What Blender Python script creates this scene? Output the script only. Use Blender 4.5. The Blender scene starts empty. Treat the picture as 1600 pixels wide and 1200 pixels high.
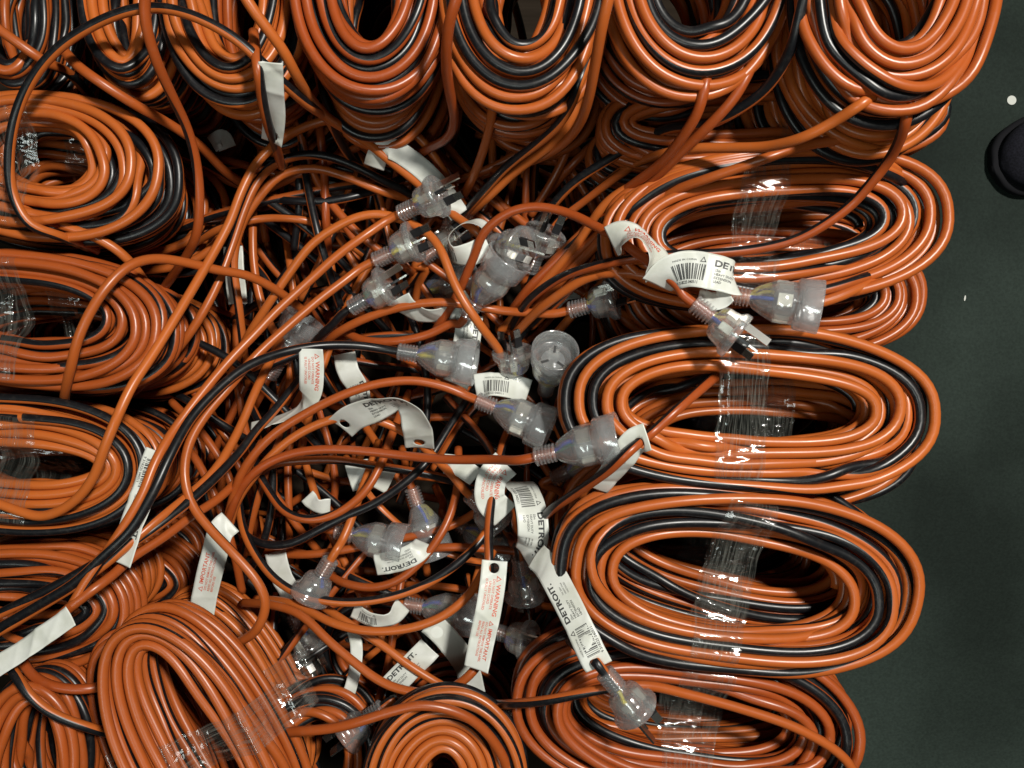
import bpy, math, random
import numpy as np
from mathutils import Vector, Matrix

R = math.radians
scene = bpy.context.scene
COL = scene.collection

# ------------------------------------------------------------------ camera, world, lamps, exposure
H = 0.68                                   # camera height above the top of the coils
S = 0.0005                                 # metres per photo pixel at z = 0
cam_data = bpy.data.cameras.new('camera')
cam_data.sensor_width = 36.0
cam_data.lens = 18.0 / (800 * S / H)
cam_data.clip_start = 0.01
cam_data.clip_end = 100
cam = bpy.data.objects.new('camera', cam_data)
cam.location = (0, 0, H)
COL.objects.link(cam)
scene.camera = cam

world = bpy.data.worlds.new('World')
scene.world = world
world.use_nodes = True
bg = world.node_tree.nodes['Background']
bg.inputs[0].default_value = (0.62, 0.70, 0.62, 1)
bg.inputs[1].default_value = 0.020

def lamp(name, loc, target, power, size, size_y=None, col=(1, 1, 1)):
    d = bpy.data.lights.new(name, 'AREA')
    d.energy = power
    d.color = col
    d.shape = 'RECTANGLE' if size_y else 'DISK'
    d.size = size
    if size_y:
        d.size_y = size_y
    o = bpy.data.objects.new(name, d)
    o.location = loc
    o.rotation_euler = (Vector(target) - Vector(loc)).to_track_quat('-Z', 'Y').to_euler()
    COL.objects.link(o)
    return o

lamp('high_bay_lamp', (0.75, 0.62, 1.95), (0, 0, -0.1), 62, 0.22, None, (1.0, 0.965, 0.89))
lamp('ceiling_tube_lamp', (-0.7, -0.8, 2.5), (0, 0, -0.1), 15, 1.6, 0.45, (0.90, 1.0, 0.95))
scene.view_settings.view_transform = 'Standard'
scene.view_settings.look = 'None'
scene.view_settings.exposure = 0.0
scene.view_settings.gamma = 1.0
scene.cycles.max_bounces = 10
scene.cycles.transparent_max_bounces = 16
scene.cycles.transmission_bounces = 8
scene.cycles.caustics_refractive = True
scene.cycles.caustics_reflective = False
scene.cycles.sample_clamp_indirect = 4.0

# ------------------------------------------------------------------ helpers
def at(px, py, z):
    """A point seen at photo pixel (px, py) standing at height z (metres)."""
    k = S * (H - z) / H
    return np.array([(px - 800) * k, (600 - py) * k, z])

def tag_thing(o, label, cat, group=None):
    o['label'] = label
    o['category'] = cat
    if group:
        o['group'] = group
    return o

def empty(name, loc):
    o = bpy.data.objects.new(name, None)
    o.empty_display_size = 0.02
    o.location = loc
    COL.objects.link(o)
    return o

def link(name, me, parent=None):
    o = bpy.data.objects.new(name, me)
    COL.objects.link(o)
    if parent is not None:
        o.parent = parent
    return o

def mesh(name, verts, faces, mat, smooth=True, uv=None):
    me = bpy.data.meshes.new(name)
    me.from_pydata([tuple(v) for v in verts], [], [tuple(f) for f in faces])
    if smooth:
        me.polygons.foreach_set('use_smooth', [True] * len(me.polygons))
    if uv is not None:
        l = me.uv_layers.new(name='UVMap')
        l.data.foreach_set('uv', np.asarray(uv, dtype=np.float32).ravel())
    me.materials.append(mat)
    me.update()
    return me

def quad_mesh(name, verts, quads, uv, mat):
    """Fast path for a mesh of quads only."""
    me = bpy.data.meshes.new(name)
    nv, nf = len(verts), len(quads)
    me.vertices.add(nv)
    me.vertices.foreach_set('co', np.asarray(verts, dtype=np.float32).ravel())
    me.loops.add(nf * 4)
    me.loops.foreach_set('vertex_index', np.asarray(quads, dtype=np.int32).ravel())
    me.polygons.add(nf)
    me.polygons.foreach_set('loop_start', np.arange(0, nf * 4, 4, dtype=np.int32))
    me.polygons.foreach_set('loop_total', np.full(nf, 4, dtype=np.int32))
    me.polygons.foreach_set('use_smooth', np.ones(nf, dtype=bool))
    if uv is not None:
        l = me.uv_layers.new(name='UVMap')
        l.data.foreach_set('uv', np.asarray(uv, dtype=np.float32).ravel())
    me.materials.append(mat)
    me.update(calc_edges=True)
    me.validate()
    return me

def catmull(P, step, closed=False):
    """Centripetal-ish Catmull-Rom through P resampled about every step metres (columns beyond xyz are carried along)."""
    P = np.asarray(P, float)
    if closed:
        Q = np.vstack([P[-1], P, P[0], P[1]])
    else:
        Q = np.vstack([2 * P[0] - P[1], P, 2 * P[-1] - P[-2]])
    out = []
    for i in range(1, len(Q) - 2):
        p0, p1, p2, p3 = Q[i - 1], Q[i], Q[i + 1], Q[i + 2]
        d1 = max(np.linalg.norm(p2[:3] - p1[:3]), 1e-6)
        d0 = max(np.linalg.norm(p1[:3] - p0[:3]), 1e-6)
        d2 = max(np.linalg.norm(p3[:3] - p2[:3]), 1e-6)
        a0, a1, a2 = d0 ** .5, d1 ** .5, d2 ** .5
        m1 = (p2 - p1) - a1 * ((p2 - p0) / (a0 + a1)) + a1 * ((p1 - p0) / a0)
        m2 = (p2 - p1) - a1 * ((p3 - p1) / (a1 + a2)) + a1 * ((p3 - p2) / a2)
        m1 = p2 * 0 + m1; m2 = p2 * 0 + m2
        n = max(2, int(math.ceil(d1 / step)))
        t = np.linspace(0, 1, n, endpoint=False)[:, None]
        h00 = 2 * t**3 - 3 * t**2 + 1; h10 = t**3 - 2 * t**2 + t
        h01 = -2 * t**3 + 3 * t**2;    h11 = t**3 - t**2
        out.append(h00 * p1 + h10 * m1 + h01 * p2 + h11 * m2)
    A = np.vstack(out + [P[-1:]]) if not closed else np.vstack(out)
    return A

def smooth_path(A, n=2):
    A = A.copy()
    for _ in range(n):
        A[1:-1, :3] = 0.25 * A[:-2, :3] + 0.5 * A[1:-1, :3] + 0.25 * A[2:, :3]
    return A

UP = np.array([0.02, 0.05, 1.0])

def tube(name, P, rad, phase, mat, sides=10, cap=True):
    """A cable along P. phase: where the black side faces (turns; 0 = up, 0.25 = to the travel's right, 0.5 = down)."""
    P = np.asarray(P, float)
    n = len(P)
    T = np.gradient(P, axis=0)
    T /= np.linalg.norm(T, axis=1)[:, None] + 1e-12
    N = UP - (T @ UP)[:, None] * T
    N /= np.linalg.norm(N, axis=1)[:, None] + 1e-9
    B = np.cross(T, N)
    if np.isscalar(rad):
        rad = np.full(n, rad)
    th = np.linspace(0, 2 * np.pi, sides, endpoint=False)
    V = (P[:, None, :] + rad[:, None, None] * (np.cos(th)[None, :, None] * N[:, None, :] + np.sin(th)[None, :, None] * B[:, None, :]))
    verts = V.reshape(-1, 3)
    i = np.arange(n - 1)[:, None]
    j = np.arange(sides)[None, :]
    j1 = (j + 1) % sides
    q = np.stack([i * sides + j, (i + 1) * sides + j, (i + 1) * sides + j1, i * sides + j1], axis=-1).reshape(-1, 4)
    L = np.concatenate([[0], np.cumsum(np.linalg.norm(np.diff(P, axis=0), axis=1))])
    ph = np.asarray(phase, float) if not np.isscalar(phase) else np.full(n, phase)
    va = (j / sides) + 0 * i; vb = ((j + 1) / sides) + 0 * i
    pa = -ph[:-1, None] + 0.19; pb = -ph[1:, None] + 0.19
    la = L[:-1, None] + 0 * j; lb = L[1:, None] + 0 * j
    uv = np.stack([np.stack([la, va + pa], -1), np.stack([lb, va + pb], -1), np.stack([lb, vb + pb], -1), np.stack([la, vb + pa], -1)], axis=2).reshape(-1, 2)
    if cap:                                    # closed by a ring drawn to the middle at each end
        for e in (0, n - 1):
            base = len(verts)
            verts = np.vstack([verts, P[e] + (V[e] - P[e]) * 0.02])
            a = e * sides + np.arange(sides); b = e * sides + (np.arange(sides) + 1) % sides
            c = base + (np.arange(sides) + 1) % sides; d = base + np.arange(sides)
            qq = np.stack([a, b, c, d], -1) if e == 0 else np.stack([b, a, d, c], -1)
            q = np.vstack([q, qq])
            uv = np.vstack([uv, np.full((sides * 4, 2), 0.6)])
    return quad_mesh(name, verts, q, uv, mat)

def wander(n, rng, amp, waves):
    x = np.linspace(0, 1, n)
    y = np.zeros(n)
    for w in range(1, waves + 1):
        y += rng.normal() / w ** 0.7 * np.sin(2 * np.pi * (w * x * rng.uniform(0.6, 1.2) + rng.random()))
    return amp * y

# ------------------------------------------------------------------ materials
def new_mat(name):
    m = bpy.data.materials.new(name)
    m.use_nodes = True
    nt = m.node_tree
    return m, nt, nt.nodes, nt.links, nt.nodes['Principled BSDF']

def plain(name, col, rough=0.5, metal=0.0, spec=0.5):
    m, nt, N, L, b = new_mat(name)
    b.inputs['Base Color'].default_value = (*col, 1)
    b.inputs['Roughness'].default_value = rough
    b.inputs['Metallic'].default_value = metal
    b.inputs['Specular IOR Level'].default_value = spec
    return m

def cable_material():
    m, nt, N, L, b = new_mat('two_tone_cable_sheath')
    uv = N.new('ShaderNodeUVMap'); uv.uv_map = 'UVMap'
    sep = N.new('ShaderNodeSeparateXYZ'); L.new(uv.outputs[0], sep.inputs[0])
    fr = N.new('ShaderNodeMath'); fr.operation = 'FRACT'; L.new(sep.outputs[1], fr.inputs[0])
    d = N.new('ShaderNodeMath'); d.operation = 'SUBTRACT'; L.new(fr.outputs[0], d.inputs[0]); d.inputs[1].default_value = 0.19
    a = N.new('ShaderNodeMath'); a.operation = 'ABSOLUTE'; L.new(d.outputs[0], a.inputs[0])
    mr = N.new('ShaderNodeMapRange'); L.new(a.outputs[0], mr.inputs[0])
    mr.inputs[1].default_value = 0.196; mr.inputs[2].default_value = 0.206
    geo = N.new('ShaderNodeNewGeometry')
    nz = N.new('ShaderNodeTexNoise'); nz.inputs['Scale'].default_value = 9.0; nz.inputs['Detail'].default_value = 3
    L.new(geo.outputs['Position'], nz.inputs['Vector'])
    oi = N.new('ShaderNodeObjectInfo')
    mix0 = N.new('ShaderNodeMix'); mix0.data_type = 'RGBA'
    L.new(oi.outputs['Random'], mix0.inputs[0])
    mix0.inputs[6].default_value = (0.38, 0.070, 0.013, 1); mix0.inputs[7].default_value = (0.58, 0.140, 0.024, 1)
    mix1 = N.new('ShaderNodeMix'); mix1.data_type = 'RGBA'; mix1.blend_type = 'MULTIPLY'
    mix1.inputs[0].default_value = 0.35
    L.new(mix0.outputs[2], mix1.inputs[6]); L.new(nz.outputs['Fac'], mix1.inputs[7])
    br = N.new('ShaderNodeMix'); br.data_type = 'RGBA'
    L.new(mr.outputs[0], br.inputs[0])
    br.inputs[6].default_value = (0.006, 0.0064, 0.0078, 1)
    L.new(mix1.outputs[2], br.inputs[7])
    n3 = N.new('ShaderNodeTexNoise'); n3.inputs['Scale'].default_value = 210.0; n3.inputs['Detail'].default_value = 5; n3.inputs['Roughness'].default_value = 0.7
    L.new(geo.outputs['Position'], n3.inputs['Vector'])
    dm = N.new('ShaderNodeMapRange'); L.new(n3.outputs['Fac'], dm.inputs[0])
    dm.inputs[1].default_value = 0.52; dm.inputs[2].default_value = 0.80; dm.inputs[3].default_value = 0.0; dm.inputs[4].default_value = 0.09
    du = N.new('ShaderNodeMix'); du.data_type = 'RGBA'; L.new(dm.outputs[0], du.inputs[0])
    L.new(br.outputs[2], du.inputs[6]); du.inputs[7].default_value = (0.30, 0.25, 0.20, 1)
    L.new(du.outputs[2], b.inputs['Base Color'])
    n2 = N.new('ShaderNodeTexNoise'); n2.inputs['Scale'].default_value = 60.0; n2.inputs['Detail'].default_value = 4
    L.new(geo.outputs['Position'], n2.inputs['Vector'])
    r = N.new('ShaderNodeMapRange'); L.new(n2.outputs['Fac'], r.inputs[0])
    r.inputs[3].default_value = 0.25; r.inputs[4].default_value = 0.44
    L.new(r.outputs[0], b.inputs['Roughness'])
    bp = N.new('ShaderNodeBump'); bp.inputs['Strength'].default_value = 0.12; bp.inputs['Distance'].default_value = 0.001
    L.new(n2.outputs['Fac'], bp.inputs['Height']); L.new(bp.outputs[0], b.inputs['Normal'])
    b.inputs['Specular IOR Level'].default_value = 0.5
    return m

def clear_material():
    m, nt, N, L, b = new_mat('clear_moulded_plastic')
    b.inputs['Base Color'].default_value = (0.96, 0.98, 0.99, 1)
    b.inputs['Roughness'].default_value = 0.05
    b.inputs['IOR'].default_value = 1.49
    b.inputs['Transmission Weight'].default_value = 0.90
    geo = N.new('ShaderNodeNewGeometry')
    nz = N.new('ShaderNodeTexNoise'); nz.inputs['Scale'].default_value = 170; nz.inputs['Detail'].default_value = 2
    L.new(geo.outputs['Position'], nz.inputs['Vector'])
    bp = N.new('ShaderNodeBump'); bp.inputs['Strength'].default_value = 0.10; bp.inputs['Distance'].default_value = 0.002
    L.new(nz.outputs['Fac'], bp.inputs['Height']); L.new(bp.outputs[0], b.inputs['Normal'])
    t = N.new('ShaderNodeBsdfTransparent'); t.inputs[0].default_value = (0.97, 0.985, 0.99, 1)
    mx = N.new('ShaderNodeMixShader'); mx.inputs[0].default_value = 0.55
    L.new(t.outputs[0], mx.inputs[1]); L.new(b.outputs[0], mx.inputs[2])
    tl = N.new('ShaderNodeBsdfTranslucent'); tl.inputs[0].default_value = (0.93, 0.97, 0.98, 1)
    df = N.new('ShaderNodeBsdfDiffuse'); df.inputs[0].default_value = (0.90, 0.94, 0.95, 1)
    md = N.new('ShaderNodeMixShader'); L.new(tl.outputs[0], md.inputs[1]); L.new(df.outputs[0], md.inputs[2])
    m2 = N.new('ShaderNodeMixShader'); m2.inputs[0].default_value = 0.15
    L.new(mx.outputs[0], m2.inputs[1]); L.new(md.outputs[0], m2.inputs[2])
    gl = N.new('ShaderNodeBsdfGlossy'); gl.inputs['Roughness'].default_value = 0.14
    L.new(bp.outputs[0], gl.inputs['Normal'])
    m3 = N.new('ShaderNodeMixShader'); m3.inputs[0].default_value = 0.16
    L.new(m2.outputs[0], m3.inputs[1]); L.new(gl.outputs[0], m3.inputs[2])
    L.new(m3.outputs[0], N['Material Output'].inputs['Surface'])
    return m

def tape_material():
    m, nt, N, L, b = new_mat('clear_packing_tape')
    uv = N.new('ShaderNodeUVMap'); uv.uv_map = 'UVMap'
    mp = N.new('ShaderNodeMapping'); mp.inputs['Scale'].default_value = (1, 0.035, 1)
    L.new(uv.outputs[0], mp.inputs[0])
    n1 = N.new('ShaderNodeTexNoise'); n1.inputs['Scale'].default_value = 1100; n1.inputs['Detail'].default_value = 3
    L.new(mp.outputs[0], n1.inputs['Vector'])
    n2 = N.new('ShaderNodeTexNoise'); n2.inputs['Scale'].default_value = 110; n2.inputs['Detail'].default_value = 4
    n2.inputs['Distortion'].default_value = 1.2
    L.new(uv.outputs[0], n2.inputs['Vector'])
    mr = N.new('ShaderNodeMapRange'); L.new(n1.outputs['Fac'], mr.inputs[0])
    mr.inputs[1].default_value = 0.46; mr.inputs[2].default_value = 0.70
    mr.inputs[3].default_value = 0.02; mr.inputs[4].default_value = 0.30
    b.inputs['Base Color'].default_value = (0.40, 0.41, 0.36, 1)
    b.inputs['Roughness'].default_value = 0.12
    b.inputs['Specular IOR Level'].default_value = 0.9
    b.inputs['Transmission Weight'].default_value = 0.25
    ad = N.new('ShaderNodeMath'); ad.operation = 'MULTIPLY_ADD'
    L.new(n1.outputs['Fac'], ad.inputs[0]); ad.inputs[1].default_value = 0.5; L.new(n2.outputs['Fac'], ad.inputs[2])
    bp = N.new('ShaderNodeBump'); bp.inputs['Strength'].default_value = 0.24; bp.inputs['Distance'].default_value = 0.0012
    L.new(ad.outputs[0], bp.inputs['Height']); L.new(bp.outputs[0], b.inputs['Normal'])
    gl = N.new('ShaderNodeBsdfGlossy'); gl.inputs['Roughness'].default_value = 0.07
    L.new(bp.outputs[0], gl.inputs['Normal'])
    t = N.new('ShaderNodeBsdfTransparent')
    mx = N.new('ShaderNodeMixShader'); L.new(mr.outputs[0], mx.inputs[0])
    L.new(t.outputs[0], mx.inputs[1]); L.new(b.outputs[0], mx.inputs[2])
    mx2 = N.new('ShaderNodeMixShader'); mx2.inputs[0].default_value = 0.085
    L.new(mx.outputs[0], mx2.inputs[1]); L.new(gl.outputs[0], mx2.inputs[2])
    L.new(mx2.outputs[0], N['Material Output'].inputs['Surface'])
    return m

def paper_material():
    m, nt, N, L, b = new_mat('white_synthetic_paper')
    geo = N.new('ShaderNodeNewGeometry')
    nz = N.new('ShaderNodeTexNoise'); nz.inputs['Scale'].default_value = 55; nz.inputs['Detail'].default_value = 4
    L.new(geo.outputs['Position'], nz.inputs['Vector'])
    cr = N.new('ShaderNodeValToRGB'); L.new(nz.outputs['Fac'], cr.inputs[0])
    cr.color_ramp.elements[0].position = 0.25; cr.color_ramp.elements[0].color = (0.62, 0.64, 0.56, 1)
    cr.color_ramp.elements[1].position = 0.6; cr.color_ramp.elements[1].color = (0.81, 0.83, 0.78, 1)
    L.new(cr.outputs[0], b.inputs['Base Color'])
    b.inputs['Roughness'].default_value = 0.38
    bp = N.new('ShaderNodeBump'); bp.inputs['Strength'].default_value = 0.25; bp.inputs['Distance'].default_value = 0.0015
    L.new(nz.outputs['Fac'], bp.inputs['Height']); L.new(bp.outputs[0], b.inputs['Normal'])
    tr = N.new('ShaderNodeBsdfTranslucent'); tr.inputs[0].default_value = (0.7, 0.7, 0.62, 1)
    mx = N.new('ShaderNodeMixShader'); mx.inputs[0].default_value = 0.18
    L.new(b.outputs[0], mx.inputs[1]); L.new(tr.outputs[0], mx.inputs[2])
    L.new(mx.outputs[0], N['Material Output'].inputs['Surface'])
    return m

def floor_material():
    m, nt, N, L, b = new_mat('green_painted_concrete')
    geo = N.new('ShaderNodeNewGeometry')
    n1 = N.new('ShaderNodeTexNoise'); n1.inputs['Scale'].default_value = 3.2; n1.inputs['Detail'].default_value = 6
    n2 = N.new('ShaderNodeTexNoise'); n2.inputs['Scale'].default_value = 320; n2.inputs['Detail'].default_value = 3
    for n in (n1, n2):
        L.new(geo.outputs['Position'], n.inputs['Vector'])
    cr = N.new('ShaderNodeValToRGB'); L.new(n1.outputs['Fac'], cr.inputs[0])
    cr.color_ramp.elements[0].position = 0.32; cr.color_ramp.elements[0].color = (0.016, 0.024, 0.0195, 1)
    cr.color_ramp.elements[1].position = 0.7; cr.color_ramp.elements[1].color = (0.052, 0.074, 0.062, 1)
    mx = N.new('ShaderNodeMix'); mx.data_type = 'RGBA'; mx.blend_type = 'MULTIPLY'; mx.inputs[0].default_value = 0.6
    L.new(cr.outputs[0], mx.inputs[6]); L.new(n2.outputs['Fac'], mx.inputs[7])
    L.new(mx.outputs[2], b.inputs['Base Color'])
    b.inputs['Roughness'].default_value = 0.75
    b.inputs['Specular IOR Level'].default_value = 0.12
    bp = N.new('ShaderNodeBump'); bp.inputs['Strength'].default_value = 0.4; bp.inputs['Distance'].default_value = 0.002
    L.new(n2.outputs['Fac'], bp.inputs['Height']); L.new(bp.outputs[0], b.inputs['Normal'])
    return m

def wood_material():
    m, nt, N, L, b = new_mat('rough_pallet_timber')
    geo = N.new('ShaderNodeNewGeometry')
    mp = N.new('ShaderNodeMapping'); mp.inputs['Scale'].default_value = (4, 60, 60)
    L.new(geo.outputs['Position'], mp.inputs[0])
    nz = N.new('ShaderNodeTexNoise'); nz.inputs['Scale'].default_value = 3; nz.inputs['Detail'].default_value = 5
    L.new(mp.outputs[0], nz.inputs['Vector'])
    cr = N.new('ShaderNodeValToRGB'); L.new(nz.outputs['Fac'], cr.inputs[0])
    cr.color_ramp.elements[0].color = (0.012, 0.009, 0.006, 1); cr.color_ramp.elements[1].color = (0.035, 0.026, 0.019, 1)
    L.new(cr.outputs[0], b.inputs['Base Color']); b.inputs['Roughness'].default_value = 0.9; b.inputs['Specular IOR Level'].default_value = 0.05
    return m

def mesh_cloth_material():
    m, nt, N, L, b = new_mat('black_shoe_mesh')
    geo = N.new('ShaderNodeNewGeometry')
    v = N.new('ShaderNodeTexVoronoi'); v.inputs['Scale'].default_value = 420
    L.new(geo.outputs['Position'], v.inputs['Vector'])
    cr = N.new('ShaderNodeValToRGB'); L.new(v.outputs['Distance'], cr.inputs[0])
    cr.color_ramp.elements[0].color = (0.004, 0.004, 0.006, 1); cr.color_ramp.elements[1].color = (0.016, 0.016, 0.024, 1)
    L.new(cr.outputs[0], b.inputs['Base Color']); b.inputs['Roughness'].default_value = 0.9; b.inputs['Specular IOR Level'].default_value = 0.2
    return m

M_CABLE = cable_material()
M_CLEAR = clear_material()
M_TAPE = tape_material()
M_PAPER = paper_material()
M_FLOOR = floor_material()
M_WOOD = wood_material()
M_SHOE = mesh_cloth_material()
M_PIN = plain('nickel_pin', (0.78, 0.77, 0.72), 0.22, 1.0)
M_PINBLACK = plain('black_pin_sleeve', (0.012, 0.012, 0.013), 0.35)
M_BRASS = plain('nickel_brass_terminal', (0.88, 0.85, 0.74), 0.38, 1.0)
M_INKBLACK = plain('black_ink', (0.045, 0.045, 0.045), 0.5)
M_INKRED = plain('red_ink', (0.62, 0.10, 0.05), 0.45)
M_BLOCK = clear_material(); M_BLOCK.name = 'milky_inner_block'
M_BLOCK.node_tree.nodes['Mix Shader.002'].inputs[0].default_value = 0.30
M_BLUE = plain('blue_core_wire', (0.02, 0.07, 0.42), 0.4)
M_BROWN = plain('brown_core_wire', (0.10, 0.04, 0.02), 0.4)
M_YELLOW = plain('yellow_core_wire', (0.72, 0.60, 0.04), 0.4)
M_GREEN = plain('green_core_wire', (0.02, 0.28, 0.14), 0.4)
M_SOLE = plain('black_rubber', (0.008, 0.008, 0.010), 0.85, 0, 0.2)
M_CHIP = plain('pale_paper_dot', (0.62, 0.63, 0.58), 0.7)

CABLE_R = 0.0039
D = 2 * CABLE_R

# ------------------------------------------------------------------ floor and pallet
FLOOR_Z = -0.42
me = mesh('floor', [(-9, -9, FLOOR_Z), (9, -9, FLOOR_Z), (9, 9, FLOOR_Z), (-9, 9, FLOOR_Z)], [(0, 1, 2, 3)], M_FLOOR, smooth=False)
o = link('floor', me); o['kind'] = 'structure'

def box_mesh(name, x0, y0, z0, x1, y1, z1, mat, bev=0.0):
    c = [(x, y, z) for z in (z0, z1) for y in (y0, y1) for x in (x0, x1)]
    f = [(0, 2, 3, 1), (4, 5, 7, 6), (0, 1, 5, 4), (2, 6, 7, 3), (0, 4, 6, 2), (1, 3, 7, 5)]
    return mesh(name, c, f, mat, smooth=False)

pal = empty('timber_pallet', (-0.20, 0, FLOOR_Z))
tag_thing(pal, 'rough timber pallet under the stacked orange and black coils', 'pallet')
PW = 0.54
for i in range(9):
    y = -0.60 + i * 0.15
    link('plank', box_mesh('plank', -PW, y - 0.070, 0.100, PW, y + 0.070, 0.118, M_WOOD), pal)
for x in (-PW + 0.05, 0, PW - 0.05):
    link('bearer', box_mesh('bearer', x - 0.04, -0.66, 0.0, x + 0.04, 0.66, 0.099, M_WOOD), pal)

# ------------------------------------------------------------------ coils
def superellipse(M, a, b, n, rot):
    t = np.linspace(0, 2 * np.pi, 720, endpoint=False)
    c, s = np.cos(t), np.sin(t)
    x = a * np.sign(c) * np.abs(c) ** (2 / n); y = b * np.sign(s) * np.abs(s) ** (2 / n)
    seg = np.hypot(np.diff(np.append(x, x[0])), np.diff(np.append(y, y[0])))
    L = np.concatenate([[0], np.cumsum(seg)])
    q = np.interp(np.linspace(0, L[-1], M, endpoint=False), L, np.arange(721))
    xi = np.interp(q, np.arange(721), np.append(x, x[0])); yi = np.interp(q, np.arange(721), np.append(y, y[0]))
    cr, sr = math.cos(rot), math.sin(rot)
    return np.stack([xi * cr - yi * sr, xi * sr + yi * cr], -1)

def coil_path(a, b, n, rot, bw, bh, turns, seed, lean=(0, 0), wild=1.0, M=96, bwx=None, ioff=(0, 0), rad=CABLE_R):
    D = 2 * rad
    """One cable wound 'turns' times into a flattened ring: a, b outer half axes, bw width and bh height of the bundle (metres)."""
    rng = np.random.default_rng(seed)
    outer = superellipse(M, a, b, n, rot)
    inner = superellipse(M, a - (bwx or bw), b - bw, n - 0.1, rot) + np.asarray(ioff)
    per = max(2, int(round(bw / (D * 1.17))))
    layers = max(1, int(math.ceil(turns / per)))
    dz = D * 0.9
    th = np.linspace(0, 2 * np.pi, M, endpoint=False)
    Rr = np.zeros((turns, M)); Z = np.zeros((turns, M))
    for k in range(turns):
        ly, i = divmod(k, per)
        u = (i + 0.5) / per
        if ly % 2:
            u = 1 - u
        r0 = u * (bw - D) + D / 2 + (0.25 * D if ly % 2 else -0.25 * D)
        z0 = -bh + D / 2 + ly * dz - 0.35 * D * abs(2 * u - 1) ** 2
        nr = sum(rng.normal() / (1 + 0.6 * h) * np.cos(h * th + rng.uniform(0, 6.28)) for h in range(0, 4))
        nz = sum(rng.normal() / (1 + 0.5 * h) * np.cos(h * th + rng.uniform(0, 6.28)) for h in range(0, 5))
        Rr[k] = r0 + wild * 0.42 * D * nr
        Z[k] = z0 + wild * 0.42 * D * nz
    R0, Z0 = Rr.copy(), Z.copy()
    ramp = th / (2 * np.pi)
    ramp = ramp * ramp * (3 - 2 * ramp)
    nxR = np.vstack([Rr[1:], Rr[-1:]]); nxZ = np.vstack([Z[1:], Z[-1:]])
    Rr = Rr * (1 - ramp) + nxR * ramp; Z = Z * (1 - ramp) + nxZ * ramp
    R1, Z1 = Rr.copy(), Z.copy()
    for it in range(45):
        dr = Rr[:, None] - Rr[None]; dzz = Z[:, None] - Z[None]
        d = np.sqrt(dr**2 + dzz**2) + 1e-9
        w = np.clip(D * 1.04 - d, 0, None) / d * 0.30
        w[np.arange(turns), np.arange(turns)] = 0
        Rr = Rr + (w * dr).sum(1); Z = Z + (w * dzz).sum(1)
        Rr += 0.03 * (R1 - Rr); Z += 0.03 * (Z1 - Z)
        Rr = np.clip(Rr, 0.0, bw + 0.5 * D)
        f = Rr.ravel(); g = Z.ravel()
        for _ in range(2):
            f[1:-1] = 0.25 * f[:-2] + 0.5 * f[1:-1] + 0.25 * f[2:]
            g[1:-1] = 0.25 * g[:-2] + 0.5 * g[1:-1] + 0.25 * g[2:]
        Rr = f.reshape(turns, M); Z = g.reshape(turns, M)
    Z -= Z.max() - (-rad)
    q = Rr / bw
    XY = inner[None] * (1 - q[..., None]) + outer[None] * q[..., None]
    # the last stretch dives back into the bundle
    tail = np.clip(1 - (turns * M - 1 - np.arange(turns * M)) / 26.0, 0, 1) ** 1.6
    Z = (Z.ravel() - 0.030 * tail).reshape(turns, M)
    Rr = (Rr.ravel() * (1 - tail) + 0.5 * bw * tail).reshape(turns, M)
    lean = np.asarray(lean)
    XY = XY + lean * (-Z / bh)[..., None]
    P = np.concatenate([XY, Z[..., None]], -1).reshape(-1, 3)
    return P, rng

def strip_mesh(name, A, width, mat, lift=0.0):
    """A flexible strip: A rows are x, y, z (centre line), width in metres; UV in metres."""
    pass

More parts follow.
